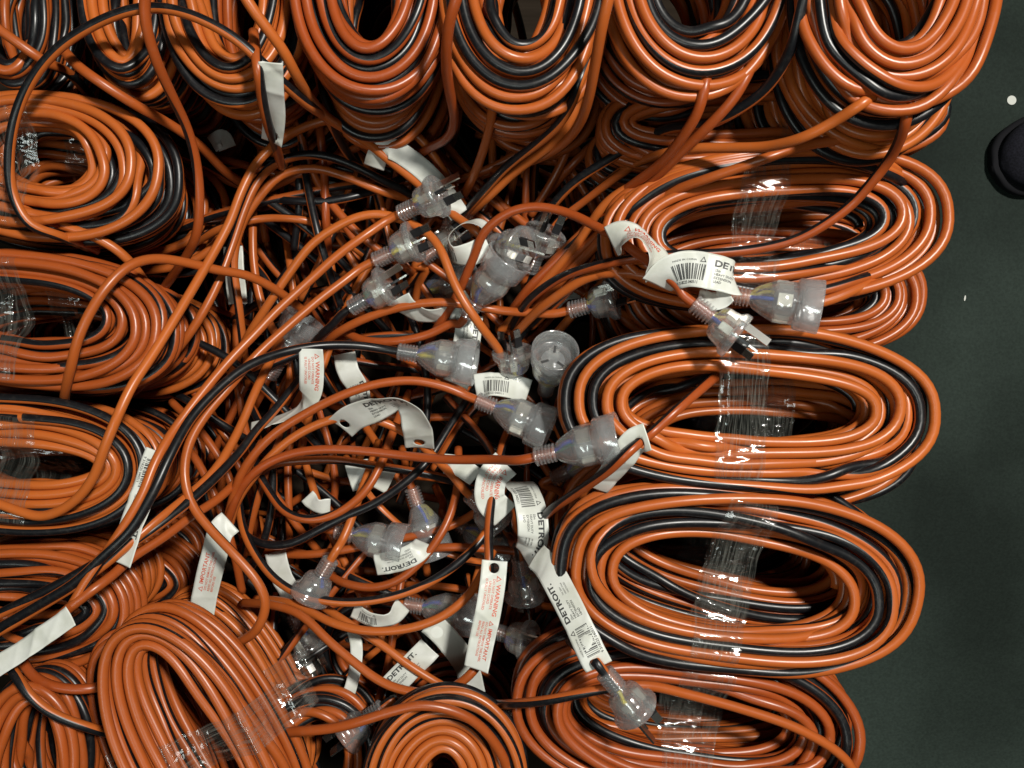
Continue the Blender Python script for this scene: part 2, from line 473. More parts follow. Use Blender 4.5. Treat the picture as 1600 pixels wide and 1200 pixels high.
def tape_on(P, p0, p1, width, seed, drop=0.03, sag=0.010):
    """A band of film laid over the coil P (local coordinates) from p0 to p1, hugging the turns and stretched over the opening."""
    rng = np.random.default_rng(seed)
    p0 = np.asarray(p0[:2]); p1 = np.asarray(p1[:2])
    Lg = np.linalg.norm(p1 - p0)
    t = (p1 - p0) / Lg
    w = np.array([-t[1], t[0]])
    ns, nw = 90, 14
    ss = np.linspace(0, Lg, ns); ws = np.linspace(-width / 2, width / 2, nw)
    G = p0 + ss[:, None, None] * t + ws[None, :, None] * w
    zz = np.full((ns, nw), np.nan)
    top = P[P[:, 2] > -0.045]
    for i in range(ns):
        d2 = ((top[None, :, :2] - G[i][:, None]) ** 2).sum(-1)
        near = d2 < (0.0042) ** 2
        hgt = np.where(near, top[None, :, 2], -9).max(1)
        ok = hgt > -8
        zz[i, ok] = hgt[ok] + CABLE_R + 0.0016
    Zt = np.zeros_like(zz)
    for j in range(nw):
        c = zz[:, j]; good = ~np.isnan(c)
        # only the highest contacts carry the film
        if good.sum() < 2:
            Zt[:, j] = -0.01; continue
        Zt[:, j] = np.interp(ss, ss[good], c[good])
        # stretched: take the upper hull within a short window
        for _ in range(6):
            m = Zt[:, j].copy()
            m[3:-3] = np.maximum(Zt[3:-3, j], 0.5 * (Zt[:-6, j] + Zt[6:, j]) - 0.0006)
            Zt[:, j] = m
    for _ in range(3):
        Zt[1:-1] = 0.25 * Zt[:-2] + 0.5 * Zt[1:-1] + 0.25 * Zt[2:]
    Zt += (wander(nw, rng, 0.0005, 5))[None] * np.sin(ss / Lg * 9)[:, None] + rng.normal(0, 0.00022, Zt.shape)
    # the two ends turn down the flanks
    e = 6
    for k in range(e):
        f = ((e - k) / e) ** 1.5
        Zt[k] -= drop * f; Zt[-1 - k] -= drop * f
    edge = 1 + 0.04 * np.sin(ss / Lg * 14 + seed) + 0.03 * np.sin(ss / Lg * 31)
    G = p0 + ss[:, None, None] * t + (ws[None, :] * edge[:, None])[..., None] * w
    V = np.concatenate([G, Zt[..., None]], -1).reshape(-1, 3)
    i = np.arange(ns - 1)[:, None]; j = np.arange(nw - 1)[None]
    q = np.stack([i * nw + j, i * nw + j + 1, (i + 1) * nw + j + 1, (i + 1) * nw + j], -1).reshape(-1, 4)
    U = np.stack(np.broadcast_arrays(ws[None, :], ss[:, None]), -1).reshape(-1, 2) + seed * 0.37
    return quad_mesh('tape_band', V, q, U[q].reshape(-1, 2), M_TAPE)

COILS = {}
def coil(key, cx, cy, z, a, b, rot, n, bwpx, bh, turns, where, seed, black=0.0, lean=(0, 0), wild=1.0, tapes=(), below=3, bwx=None, ioff=(0, 0), rad=CABLE_R, off=(0, 0), group='coiled extension leads', lowlabel=None):
    """A coil whose top stands at height z; cx, cy, a, b, bwpx in photo pixels at that height; rot in degrees, clockwise in the picture."""
    k = S * (H - z) / H
    base = at(cx, cy, z)
    P, rng = coil_path(a * k, b * k, n, R(-rot), bwpx * k, bh, turns, seed, lean, wild, bwx=(bwx * k if bwx else None), ioff=(ioff[0] * k, -ioff[1] * k), rad=rad)
    npt = len(P)
    turnsv = np.arange(npt) / 96.0
    ph = rng.random() + wander(npt, rng, 0.30, max(6, turns // 3)) + rng.choice([-1, 1]) * turnsv * rng.uniform(0.10, 0.22)
    fl = np.floor(ph); u = ph - fl                      # the sheath lies mostly orange up or black up, turning over between
    sm = lambda x: np.clip(x, 0, 1) ** 2 * (3 - 2 * np.clip(x, 0, 1))
    ph = fl + 0.5 * sm((u - 0.15) / 0.15) + 0.5 * sm((u - 0.69) / 0.15) + wander(npt, rng, 0.022, 12)
    if black:
        ph = 0.5 + (((ph + 0.5) % 1.0) - 0.5) * black       # gathered towards orange-up
    root = empty('coiled_lead', base)
    tag_thing(root, f'orange and black cable coil {where}', 'cable coil', group)
    cab = link('cable', tube('cable', P, rad, ph, M_CABLE, 10), root)
    for ti, (q0, q1, wpx) in enumerate(tapes):
        a0 = at(q0[0], q0[1], z) - base; a1 = at(q1[0], q1[1], z) - base
        link('tape_band', tape_on(P, a0, a1, wpx * k, seed + ti), root)
    COILS[key] = (root, P, base)
    r2 = random.Random(seed * 7 + 1)
    names = ['second', 'third', 'fourth', 'fifth', 'sixth']
    for i in range(below):
        c = root.copy(); COL.objects.link(c)
        c.location = (base[0] + off[0] * (i + 1 if i < 1 else 0.6) + r2.uniform(-.012, .012),
                      base[1] + off[1] * (i + 1 if i < 1 else 0.6) + r2.uniform(-.012, .012), base[2] - (bh + 0.010) * (i + 1))
        c.rotation_euler = (0, 0, (math.pi if i % 2 == 0 else 0) + R(r2.uniform(-7, 7)))
        c.scale = (r2.uniform(0.93, 1.03), r2.uniform(0.92, 1.03), 1.0)
        c['label'] = f'{names[i]} coil down below the one {where}'
        for ch in root.children:
            d = ch.copy(); COL.objects.link(d); d.parent = c
    return root

TOPW = ''
coil('T7', 1428, -62, 0.12, 172, 238, 0, 2.15, 112, 0.060, 24, 'with the widest turns at the floor corner', 11, below=3, wild=1.25, off=(0.0, -0.004), ioff=(0, -26))
coil('T6', 1102, -72, 0.085, 157, 203, 4, 2.1, 92, 0.060, 28, 'with two loose tails beside the widest coil', 12, below=2, wild=1.3, ioff=(0, -18))
coil('T5', 820, -62, 0.07, 139, 215, 2, 2.15, 92, 0.060, 28, 'in the top row above the clear plugs', 13, below=2, wild=1.3, ioff=(0, -25))
coil('T4', 568, -60, 0.055, 132, 206, -2, 2.15, 88, 0.060, 28, 'in the top row above the white folded tag', 14, below=3, wild=1.3, ioff=(0, -12))
coil('T3', 346, -42, 0.035, 122, 192, -4, 2.1, 78, 0.060, 28, 'under the black arching cable', 15, below=3, wild=1.25)
coil('T2', 172, -48, 0.025, 76, 172, -6, 2.1, 52, 0.055, 26, 'narrow, wedged beside the coil under the black arch', 16, below=3, wild=1.0)
coil('T1', 2, -8, 0.0, 66, 128, 0, 2.1, 40, 0.055, 24, 'cut by the photo corner above the taped coils', 17, below=2)
coil('L1', 45, 252, 0.0, 200, 116, 4, 2.3, 66, 0.062, 32, 'with a dark opening inside the black arch', 18, below=3, wild=1.0, tapes=[((6, 150), (0, 362), 62)], off=(-0.006, -0.004), bwx=128, ioff=(0, -22))
coil('L2', 22, 496, 0.0, 226, 112, 6, 2.3, 67, 0.062, 30, 'with a single cable looped across its end', 19, below=3, wild=0.95, tapes=[((-6, 388), (-6, 608), 56)], off=(-0.012, 0), bwx=100, ioff=(0, -12), black=0.72)
coil('L3', 4, 728, -0.01, 206, 100, 2, 2.3, 72, 0.062, 30, 'taped, above the long barcode tag', 20, below=3, wild=1.0, tapes=[((12, 640), (-12, 828), 84)], off=(-0.004, 0), black=0.8)
coil('L4', 15, 958, -0.035, 180, 100, 0, 2.2, 88, 0.060, 30, 'crossed by the bundle of dark cables', 21, below=3, wild=1.0, off=(-0.006, 0))
coil('B1', 28, 1210, 0.01, 86, 148, 4, 2.1, 44, 0.055, 24, 'upright oval in the lower corner', 22, below=2)
coil('B2', 297, 1187, 0.05, 240, 108, 60, 2.3, 68, 0.060, 28, 'nearly all orange with a shiny tape band', 23, black=0.3, wild=0.85, tapes=[((236, 1218), (452, 1118), 70)], below=2, off=(-0.040, -0.040))
coil('B3', 690, 1238, -0.005, 132, 148, 0, 2.0, 104, 0.060, 32, 'tightly wound and orange under the small clear plugs', 24, black=0.5, wild=0.7, below=3, off=(0, -0.034))
coil('B5', 470, 1235, -0.07, 105, 150, 20, 2.1, 50, 0.060, 26, 'low between the taped coil and the tight coil', 26, below=1, off=(0, -0.03))
coil('B0', 588, 1022, -0.19, 104, 96, 10, 2.1, 50, 0.050, 22, 'small and round deep in the hollow', 25, below=1)
coil('R0', 1225, 172, 0.0, 282, 76, -3, 2.5, 46, 0.058, 26, 'half hidden beneath the widest coil', 27, below=3, tapes=[((1262, 100), (1240, 244), 46)], wild=1.1)
coil('R1', 1217, 352, 0.0, 284, 128, -5, 2.4, 84, 0.062, 26, 'with tape and a plug lying on its edge', 28, below=3, wild=1.15, tapes=[((1206, 228), (1172, 482), 76)], off=(0.026, -0.034), bwx=118, rad=0.0043)
coil('R2', 1176, 636, 0.0, 308, 136, 2, 2.5, 84, 0.062, 26, 'in the middle of the taped row by the floor', 29, below=3, wild=1.1, tapes=[((1168, 504), (1156, 768), 78)], off=(0.034, -0.022), bwx=118, rad=0.0043)
coil('R3', 1158, 912, 0.005, 294, 148, 7, 2.45, 76, 0.062, 24, 'with the widest dark opening beside the floor', 30, below=3, wild=1.2, tapes=[((1186, 770), (1112, 1056), 80)], off=(0.012, 0.004), bwx=102, rad=0.0043, ioff=(0, 10))
coil('R4', 1082, 1142, -0.02, 286, 138, 9, 2.4, 82, 0.062, 26, 'behind the plug hanging from the long tag', 31, below=3, wild=1.15, tapes=[((1122, 1012), (1066, 1272), 82)], off=(0.020, 0.0), bwx=110, rad=0.0043)

# ------------------------------------------------------------------ connectors
def lathe(profile, seg=36):
    pr = np.asarray(profile, float) / 1000.0
    th = np.linspace(0, 2 * np.pi, seg, endpoint=False)
    V = np.stack([pr[:, 1][:, None] * np.cos(th), pr[:, 1][:, None] * np.sin(th), pr[:, 0][:, None] + 0 * th], -1).reshape(-1, 3)
    n = len(pr)
    i = np.arange(n - 1)[:, None]; j = np.arange(seg)[None]; j1 = (j + 1) % seg
    q = np.stack([i * seg + j, i * seg + j1, (i + 1) * seg + j1, (i + 1) * seg + j], -1).reshape(-1, 4)
    return V, q

def ribs():
    p = [(0, 3.9), (0.0, 6.2), (0.8, 7.6)]
    for k in range(6):
        z = 1.6 + k * 2.8
        p += [(z, 7.6), (z + 0.9, 7.6), (z + 1.3, 5.5), (z + 2.3, 5.5)]
    return p

PLUG_PROFILE = ribs() + [(18.6, 6.6), (19.6, 9.5), (21.0, 12.2), (24, 13.6), (29, 14.2), (33, 15.0), (35.2, 17.4), (36.5, 18.4), (40.5, 18.6), (41.4, 18.0), (41.6, 16.5), (41.6, 0.05)]
SOCK_PROFILE = ribs() + [(18.6, 6.8), (20.5, 8.6), (26, 11.6), (32, 14.4), (35, 15.6), (36, 16.3), (43, 16.6), (44, 16.2), (50, 16.4), (51, 18.6), (52.2, 19.6), (60, 20.0), (68.5, 20.6), (69.3, 20.4), (69.5, 19.6), (68.6, 19.0), (60, 18.4), (55.5, 18.2), (55.0, 17.0), (55.0, 0.05)]

def bx(V, F, x0, y0, z0, x1, y1, z1, m=None):
    b = len(V)
    c = [Vector((x, y, z)) for z in (z0, z1) for y in (y0, y1) for x in (x0, x1)]
    if m is not None:
        c = [m @ v for v in c]
    V.extend(c)
    F.extend([tuple(b + i for i in f) for f in [(0, 2, 3, 1), (4, 5, 7, 6), (0, 1, 5, 4), (2, 6, 7, 3), (0, 4, 6, 2), (1, 3, 7, 5)]])

def connector_meshes():
    out = {}
    for kind, prof in (('plug', PLUG_PROFILE), ('socket', SOCK_PROFILE)):
        V, q = lathe(prof)
        uv = np.zeros((len(q) * 4, 2))
        if kind == 'plug':
            # the moulded face is slightly squared off, as a rewireable plug's is
            th = np.arctan2(V[:, 1], V[:, 0]); rr = np.hypot(V[:, 0], V[:, 1])
            k = np.clip((V[:, 2] - 0.019) / 0.01, 0, 1) * 0.05
            f = 1 + k * np.cos(3 * th)
            V[:, 0] *= f; V[:, 1] *= f
        out[kind] = quad_mesh(kind, V, q, uv, M_CLEAR)
    # flat pins: two slanted actives, one upright earth, each half sleeved
    pins = []
    for ang, rad, tilt, ln in ((90 - 60, 7.9, 30, 17), (90 + 60, 7.9, -30, 17), (-90, 10.3, 90, 20)):
        mm = Matrix.Translation((rad / 1000 * math.cos(R(ang)), rad / 1000 * math.sin(R(ang)), 0)) @ Matrix.Rotation(R(tilt), 4, 'Z')
        V, F = [], []
        bx(V, F, -.0032, -.0008, .030, .0032, .0008, .0416 + ln / 1000, mm)
        bare = mesh('pin', V, F, M_PIN, smooth=False)
        V, F = [], []
        bx(V, F, -.00345, -.00105, .0417, .00345, .00105, .0417 + ln / 1000 * 0.55, mm)
        sl = mesh('pin_sleeve', V, F, M_PINBLACK, smooth=False)
        pins.append((bare, sl if ang > 0 else None))
    out['pins'] = pins
    # three coloured cores from the boot to the terminals
    for kind, zend in (('plug', 32), ('socket', 42)):
        ws = []
        for a, mat in ((30, M_BLUE), (150, M_BROWN), (270, None)):
            ca, sa = math.cos(R(a)), math.sin(R(a))
            A = catmull([(0.0012 * ca, 0.0012 * sa, 0.016), (0.003 * ca, 0.003 * sa, 0.021), (0.0072 * ca, 0.0072 * sa, 0.027), (0.0078 * ca, 0.0078 * sa, zend / 1000)], 0.002)
            ws.append((A, mat))
        out['wires_' + kind] = []
        for A, mat in ws:
            n = len(A)
            th = np.linspace(0, 2 * np.pi, 8, endpoint=False)
            V = (A[:, None, :] + 0.00155 * np.stack([np.cos(th), np.sin(th), 0 * th], -1)[None]).reshape(-1, 3)
            i = np.arange(n - 1)[:, None]; j = np.arange(8)[None]; j1 = (j + 1) % 8
            q = np.stack([i * 8 + j, i * 8 + j1, (i + 1) * 8 + j1, (i + 1) * 8 + j], -1).reshape(-1, 4)
            out['wires_' + kind].append({m.name: quad_mesh('core_wire', V, q, np.zeros((len(q) * 4, 2)), m) for m in ((mat,) if mat else (M_YELLOW, M_GREEN))})
    # terminals
    t = []
    for a in (30, 150, 270):
        mm = Matrix.Rotation(R(a), 4, 'Z') @ Matrix.Translation((0.0078, 0, 0))
        V, F = [], []
        bx(V, F, -.0030, -.0046, .0375, .0062, .0046, .0480, mm)
        t.append(mesh('contact', V, F, M_BRASS, smooth=False))
    out['contacts'] = t
    V, q = lathe([(34.5, 0.05), (34.5, 9.0), (35.5, 10.0), (53.5, 10.4), (54.3, 10.0), (54.3, 0.05)], 24)
    out['block'] = quad_mesh('contact_block', V, q, np.zeros((len(q) * 4, 2)), M_BLOCK)
    t = []
    for a in (30, 150, 270):
        mm = Matrix.Rotation(R(a), 4, 'Z') @ Matrix.Translation((0.0078, 0, 0))
        V, F = [], []
        bx(V, F, -.0026, -.0028, .0255, .0036, .0028, .0360, mm)
        t.append(mesh('terminal', V, F, M_BRASS, smooth=False))
    out['terminals'] = t
    # slots of the socket face, recessed dark slits proud by a hair
    t = []
    for ang, rad, tilt in ((30, 7.9, 30), (150, 7.9, -30), (-90, 10.3, 90)):
        mm = Matrix.Translation((rad / 1000 * math.cos(R(ang)), rad / 1000 * math.sin(R(ang)), 0)) @ Matrix.Rotation(R(tilt), 4, 'Z')
        V, F = [], []
        bx(V, F, -.0035, -.0011, .0546, .0035, .0011, .0553, mm)
        t.append(mesh('slot', V, F, M_INKBLACK, smooth=False))
    out['slots'] = t
    return out

CM = connector_meshes()

def connector(kind, start, head, tilt, roll, parent, earth='y'):
    """start: 3-D point of cable entry; head: photo pixel it points to; tilt: degrees upward. Returns its 3-D axis."""
    p = at(*start)
    h = at(head[0], head[1], start[2]) - p
    h = h / np.linalg.norm(h)
    d = Vector((h[0] * math.cos(R(tilt)), h[1] * math.cos(R(tilt)), math.sin(R(tilt))))
    qt = d.to_track_quat('Z', 'Y').to_matrix().to_4x4() @ Matrix.Rotation(R(roll), 4, 'Z')
    root = link(kind, CM[kind], parent)
    root.matrix_local = Matrix.Translation(Vector(p) - parent.location) @ qt
    if kind == 'plug':
        for bare, sl in CM['pins']:
            link('pin', bare, root)
            if sl:
                link('pin_sleeve', sl, root)
        for t in CM['terminals']:
            link('terminal', t, root)
    else:
        for t in CM['contacts']:
            link('contact', t, root)
        link('contact_block', CM['block'], root)
        for t in CM['slots']:
            link('slot', t, root)
    for w in CM['wires_' + kind]:
        k = list(w.keys())
        link('core_wire', w[k[0] if earth == 'y' or len(k) == 1 else k[1]], root)
    return p, np.array(d)

# ------------------------------------------------------------------ loose leads
LRNG = np.random.default_rng(5)

def lead(pts, label, ph=(0.5,), con=None, con2=None, parent=None, name='loose_lead', group='loose extension lead ends', wob=0.03, rad=CABLE_R):
    """pts: photo pixels with height in millimetres; ph: where the black side faces along the way.
    con: (kind, heading pixel, tilt, roll, earth) sits on the LAST point."""
    P3 = [at(p[0], p[1], p[2] / 1000) for p in pts]
    if parent is None:
        root = empty(name, P3[len(P3) // 2])
        tag_thing(root, label, 'cable', group)
    else:
        root = parent
    if con:
        kind, head, tilt, roll, earth = con
        p, d = connector(kind, (pts[-1][0], pts[-1][1], pts[-1][2] / 1000), head, tilt, roll, root, earth)
        P3 = P3[:-1] + [p - d * 0.012, p, p + d * 0.017]
    A = catmull(P3, 0.005)
    A = smooth_path(A, 3)
    n = len(A)
    phv = np.interp(np.linspace(0, 1, n), np.linspace(0, 1, len(ph)), ph) if len(ph) > 1 else np.full(n, ph[0])
    phv = phv + wander(n, LRNG, wob, 4)
    A = A[:, :3] - np.array(root.location)
    nm = 'cable' if parent is None else 'cable_tail'
    link(nm, tube(nm, A, rad, phv, M_CABLE, 12), root)
    return root

P_, S_ = 'plug', 'socket'
# the arcs over the upper corner
lead([(150, 392, -60), (92, 368, -6), (48, 352, 8), (22, 310, 14), (14, 255, 20), (22, 190, 26), (45, 132, 34), (86, 80, 44), (140, 42, 52), (200, 17, 58), (245, 12, 60), (300, 24, 62), (370, 62, 58), (430, 118, 46), (480, 163, 10), (512, 186, -30), (540, 235, -80), (560, 262, -110)],
     'half black cable arching high over the corner coils', (-0.4, -0.25, -0.08, -0.08, -0.1, -0.12, -0.15, -0.15, -0.05, -0.1))
lead([(236, -40, 90), (226, 0, 80), (228, 38, 72), (243, 92, 56), (268, 148, 30), (294, 205, 0), (308, 262, -20), (312, 322, -32), (308, 362, -42), (296, 392, -60), (262, 442, -110), (240, 470, -150)],
     'cable with a bright sheen crossing over the black arch and dropping down', (0.4, 0.3, 0.22, 0.25, 0.35, 0.5, 0.5, 0.5))
lead([(-30, 26, 12), (0, 47, 10), (35, 72, 6), (70, 96, -4), (105, 112, -30), (140, 150, -80)], 'short orange cable entering at the corner under the black arch', (0.5,))
lead([(98, 76, 8), (118, 100, 16), (150, 124, 18), (205, 160, 4), (262, 192, -22), (310, 225, -50), (352, 268, -90), (400, 300, -120)], 'orange cable running straight beneath the sheeny cable', (0.5, 0.45, 0.55))
lead([(372, -25, 84), (388, 4, 80), (412, 38, 72), (442, 78, 60), (462, 116, 42), (484, 152, 8), (512, 184, -24), (545, 205, -46), (578, 226, -58), (610, 252, -66), (655, 288, -80), (690, 322, -96), (722, 345, -92), (745, 362, -84), (765, 374, -80)],
     'orange cable threaded through the folded white tag to a face up plug', (0.5,), (P_, (800, 390), 42, 20, 'y'))
lead([(752, 378, -190), (737, 345, -150), (722, 318, -120), (700, 280, -96), (662, 222, -80), (626, 195, -74), (570, 183, -70), (520, 186, -70), (470, 201, -70), (430, 226, -68), (400, 256, -64), (376, 302, -60), (360, 345, -54), (332, 398, -44), (290, 470, -24), (240, 552, -2), (205, 605, 12), (184, 650, 18), (164, 698, 16), (148, 742, 8), (125, 775, 2), (90, 800, -4), (60, 807, -8), (22, 796, -10), (-20, 780, -12)],
     'long orange cable making the highest arch in the middle then down over the taped coils', (0.5, 0.5, 0.55, 0.5, 0.5, 0.45))
lead([(668, 330, -150), (640, 303, -118), (600, 283, -102), (560, 262, -94), (510, 244, -88), (465, 243, -84), (425, 259, -80), (400, 287, -76), (380, 332, -74), (362, 385, -72), (337, 450, -66), (305, 508, -62), (272, 552, -70), (236, 588, -100), (200, 620, -140)],
     'cable with a black upper stripe following under the highest arch', (0.0, -0.08, 0.22, 0.25, 0.5, 0.55))
lead([(690, 345, -170), (640, 312, -128), (600, 300, -112), (540, 276, -106), (490, 263, -102), (440, 273, -100), (402, 312, -98), (376, 355, -100), (365, 410, -104), (372, 470, -112), (380, 540, -130), (386, 600, -160)],
     'third and lowest of the three arching cables, half black where it drops', (0.5, 0.5, 0.45, 0.3, 0.25, 0.2))
lead([(-30, 1062, 20), (20, 1030, 22), (60, 1000, 22), (105, 958, 24), (130, 916, 24), (160, 872, 22), (192, 826, 20), (224, 770, 14), (240, 728, 8), (253, 702, 2), (275, 668, -10), (327, 600, -28), (365, 556, -40), (400, 520, -48), (430, 488, -54), (480, 442, -62), (530, 397, -66), (580, 361, -70), (625, 334, -72)],
     'orange cable rising from the corner tag to the uppermost clear plug', (0.5, 0.35, 0.3, 0.5, 0.5, 0.5, 0.5), (P_, (700, 306), 22, 60, 'y'))
lead([(340, 1025, -60), (372, 1004, -36), (398, 988, -24), (412, 962, -18), (415, 938, -14), (402, 908, -12), (368, 868, -12), (330, 828, -16), (300, 788, -20), (288, 742, -24), (296, 692, -28), (320, 650, -34), (357, 606, -42), (400, 556, -54), (450, 510, -64), (500, 467, -72), (540, 437, -78), (585, 408, -80)],
     'orange cable with a lazy bend ending in the second clear plug', (0.5, 0.45, 0.5, 0.5, 0.5), (P_, (652, 380), 12, 10, 'y'))
lead([(470, 566, -170), (488, 540, -130), (505, 520, -108), (525, 502, -98), (548, 482, -92)], 'short black cable into the plug with a green wire', (0.1, -0.05, 0.1), (P_, (625, 440), 14, 130, 'g'))
lead([(-25, 995, 10), (60, 945, 18), (120, 908, 22), (162, 868, 24), (206, 826, 24), (243, 762, 20), (264, 716, 12), (300, 652, -8), (345, 604, -26), (385, 573, -40), (440, 551, -58), (500, 540, -72), (560, 540, -80), (622, 549, -84)],
     'black topped cable leading into a clear socket beside the printed tag', (0.02, 0.0, 0.05, -0.03, 0.02, 0.06), (S_, (732, 566), 4, 0, 'y'))
lead([(340, 900, -150), (352, 830, -110), (362, 785, -90), (377, 740, -78), (402, 704, -72), (432, 675, -70), (480, 645, -70), (520, 624, -72), (560, 608, -74), (600, 598, -76), (650, 595, -78), (700, 606, -80), (745, 625, -80)],
     'orange cable bowed into the wide mouthed socket in the middle', (0.5,), (S_, (850, 668), 8, 20, 'y'))
lead([(322, 960, -170), (340, 880, -130), (356, 828, -108), (372, 780, -96), (396, 745, -90), (430, 706, -86), (470, 676, -84), (520, 655, -82), (560, 650, -80), (600, 660, -80), (640, 680, -86), (680, 716, -98), (710, 746, -108), (733, 773, -114)],
     'orange cable threaded twice through the looped printed tag', (0.5, 0.5, 0.55), (P_, (770, 815), -24, 40, 'y'))
lead([(338, 930, -170), (343, 862, -120), (360, 802, -92), (376, 764, -84), (400, 736, -78), (430, 718, -76), (470, 706, -74), (520, 702, -72), (580, 706, -72), (640, 713, -68), (700, 718, -56), (770, 718, -34), (836, 714, -6)],
     'orange cable lying level into the socket under the taped coil', (0.5, 0.5, 0.45, 0.5), (S_, (955, 684), 14, 15, 'g'))
lead([(405, 740, -120), (425, 726, -116), (470, 720, -114), (530, 719, -114), (575, 726, -118), (640, 736, -124), (690, 746, -132), (740, 764, -150)], 'thin looking cable with a black underside below the level cable', (0.4, 0.3, 0.12, 0.1))
lead([(640, 612, -170), (612, 680, -130), (596, 724, -112), (572, 766, -104), (542, 793, -102), (508, 809, -100), (472, 811, -100), (442, 797, -104), (422, 770, -112), (404, 738, -122), (392, 690, -150)], 'cable bent into a hanging loop with its black side inward', (0.5, 0.5, 0.4, 0.25, 0.22, 0.1))
lead([(742, 608, -150), (702, 668, -126), (667, 722, -112), (620, 764, -106), (580, 789, -104), (545, 804, -104), (500, 827, -104), (452, 850, -106), (410, 850, -112), (372, 826, -130), (350, 790, -150)], 'black topped cable sweeping below the hanging loop', (0.05, 0.02, -0.05, 0.05, 0.0))
lead([(592, 690, -160), (574, 742, -130), (556, 790, -112), (545, 822, -102), (532, 850, -96), (517, 874, -92)], 'orange cable down to a plug with its pins hidden', (0.5,), (P_, (487, 922), -10, 0, 'g'))
lead([(716, 700, -160), (715, 760, -134), (697, 820, -118), (662, 872, -112), (625, 905, -112), (585, 918, -114), (540, 912, -120), (505, 893, -136)], 'orange cable curving round the dim sockets', (0.5,))
lead([(800, 740, -150), (778, 800, -120), (758, 834, -104), (735, 862, -98), (700, 892, -94), (650, 920, -92), (590, 937, -90), (530, 941, -90), (470, 929, -92), (430, 905, -96), (400, 868, -104), (381, 830, -116), (372, 780, -140)], 'wide arc of cable edged black along its outer side', (-0.2, -0.22, 0.22, 0.24, 0.25, 0.3))
lead([(800, 660, -140), (784, 700, -100), (771, 760, -78), (764, 820, -62), (764, 868, -48), (764, 892, -44), (768, 930, -66), (764, 990, -70), (750, 1034, -52), (733, 1056, -48), (702, 1077, -50), (675, 1083, -52), (625, 1077, -56), (590, 1062, -60), (550, 1032, -66), (512, 1000, -72), (482, 970, -78), (462, 956, -82), (425, 945, -90), (380, 942, -120)],
     'cable threaded through the hanging red warning tag and looping underneath', (-0.3, -0.25, -0.22, -0.3, -0.45, -0.5, -0.5, -0.5, -0.5))
lead([(770, 860, -90), (744, 914, -74), (722, 940, -70), (688, 965, -68), (638, 982, -70), (575, 986, -74), (525, 975, -80), (488, 958, -88), (452, 942, -96), (400, 936, -120)], 'shiny orange cable slung in front of the dim socket', (0.5,))
lead([(480, 930, -130), (520, 958, -112), (560, 984, -102), (600, 1010, -96), (640, 1040, -92), (690, 1070, -90), (735, 1094, -86)], 'orange cable slanting down to the low plug', (0.5, 0.6), (P_, (785, 1132), -6, 30, 'y'))
lead([(330, 1180, -70), (400, 1150, -30), (450, 1144, -10), (518, 1138, 2), (560, 1128, 8), (610, 1112, 10), (655, 1102, 10), (700, 1108, 8), (745, 1130, 2), (785, 1180, -10), (800, 1230, -20)], 'orange cable lying over the tight coil by the lower edge', (0.5,))
# tails that leave the upper coils
T7 = COILS['T7'][0]; T6 = COILS['T6'][0]; T5 = COILS['T5'][0]; R2 = COILS['R2'][0]; T4 = COILS['T4'][0]
lead([(1385, 120, 70), (1366, 148, 94), (1345, 163, 100), (1305, 189, 86), (1255, 215, 74), (1200, 229, 52), (1135, 231, 30), (1082, 232, 14), (1030, 242, -8), (980, 262, -50), (930, 300, -90)], '', (0.5,), parent=T7)
lead([(1425, 120, 70), (1421, 160, 96), (1416, 185, 94), (1406, 218, 76), (1388, 252, 56), (1362, 285, 44), (1330, 320, 32), (1290, 350, 26), (1245, 374, 18), (1190, 388, 12), (1120, 396, 8), (1050, 398, 6), (990, 404, 0), (930, 416, -16), (880, 432, -36), (830, 466, -64), (800, 510, -110)], '', (0.5, 0.42, 0.3, 0.25, 0.22, 0.18, 0.1, 0.05), parent=T7)
lead([(1372, 200, 20), (1320, 217, 30), (1260, 227, 30), (1200, 246, 34), (1150, 264, 24), (1100, 281, 12), (1050, 300, -8), (1000, 336, -32), (955, 372, -56), (905, 412, -80), (860, 450, -110)], 'orange cable slanting from beneath the widest coil to the plugs', (0.5, 0.5, 0.4))
lead([(1108, 100, 60), (1102, 132, 70), (1092, 172, 62), (1068, 212, 44), (1032, 256, 14), (992, 286, -14), (958, 312, -36), (920, 352, -56), (876, 400, -70), (826, 450, -84), (796, 490, -110)], '', (0.5,), parent=T6)
lead([(1186, 70, 50), (1172, 108, 62), (1148, 152, 58), (1114, 190, 46), (1064, 238, 20), (1036, 266, 2), (998, 294, -20), (950, 330, -46), (910, 372, -70), (880, 430, -110)], '', (0.5,), parent=T6)
lead([(1262, -30, 104), (1250, 20, 98), (1240, 64, 90), (1222, 104, 76), (1192, 144, 60), (1140, 180, 40), (1100, 196, 20), (1040, 202, -4), (1000, 221, -20), (940, 256, -40), (895, 287, -56), (850, 336, -80), (815, 372, -110)], 'black cable from the top edge down between the two big coils', (0.0, 0.05, 0.05, 0.0, 0.12, 0.05))
lead([(668, 540, -150), (680, 516, -110), (704, 480, -88), (724, 440, -74), (741, 400, -60), (754, 366, -50), (775, 345, -44), (800, 330, -40), (838, 323, -36), (888, 333, -28), (937, 357, -10), (964, 371, 2), (992, 394, 9), (1016, 410, 14), (1040, 430, 20), (1064, 452, 24), (1084, 474, 26)], 'orange cable humped over the plugs, ending in the plug lying across the tape', (0.5,), (P_, (1152, 528), 10, 75, 'y'))
lead([(360, 590, -160), (385, 530, -120), (415, 482, -102), (450, 430, -92), (487, 382, -86), (525, 355, -82), (562, 338, -80), (600, 335, -82), (632, 345, -80), (670, 366, -70), (690, 393, -62), (705, 432, -58), (722, 466, -56), (750, 508, -62), (776, 542, -84), (806, 590, -120)], 'orange cable curving over and down between the plugs', (0.5,))
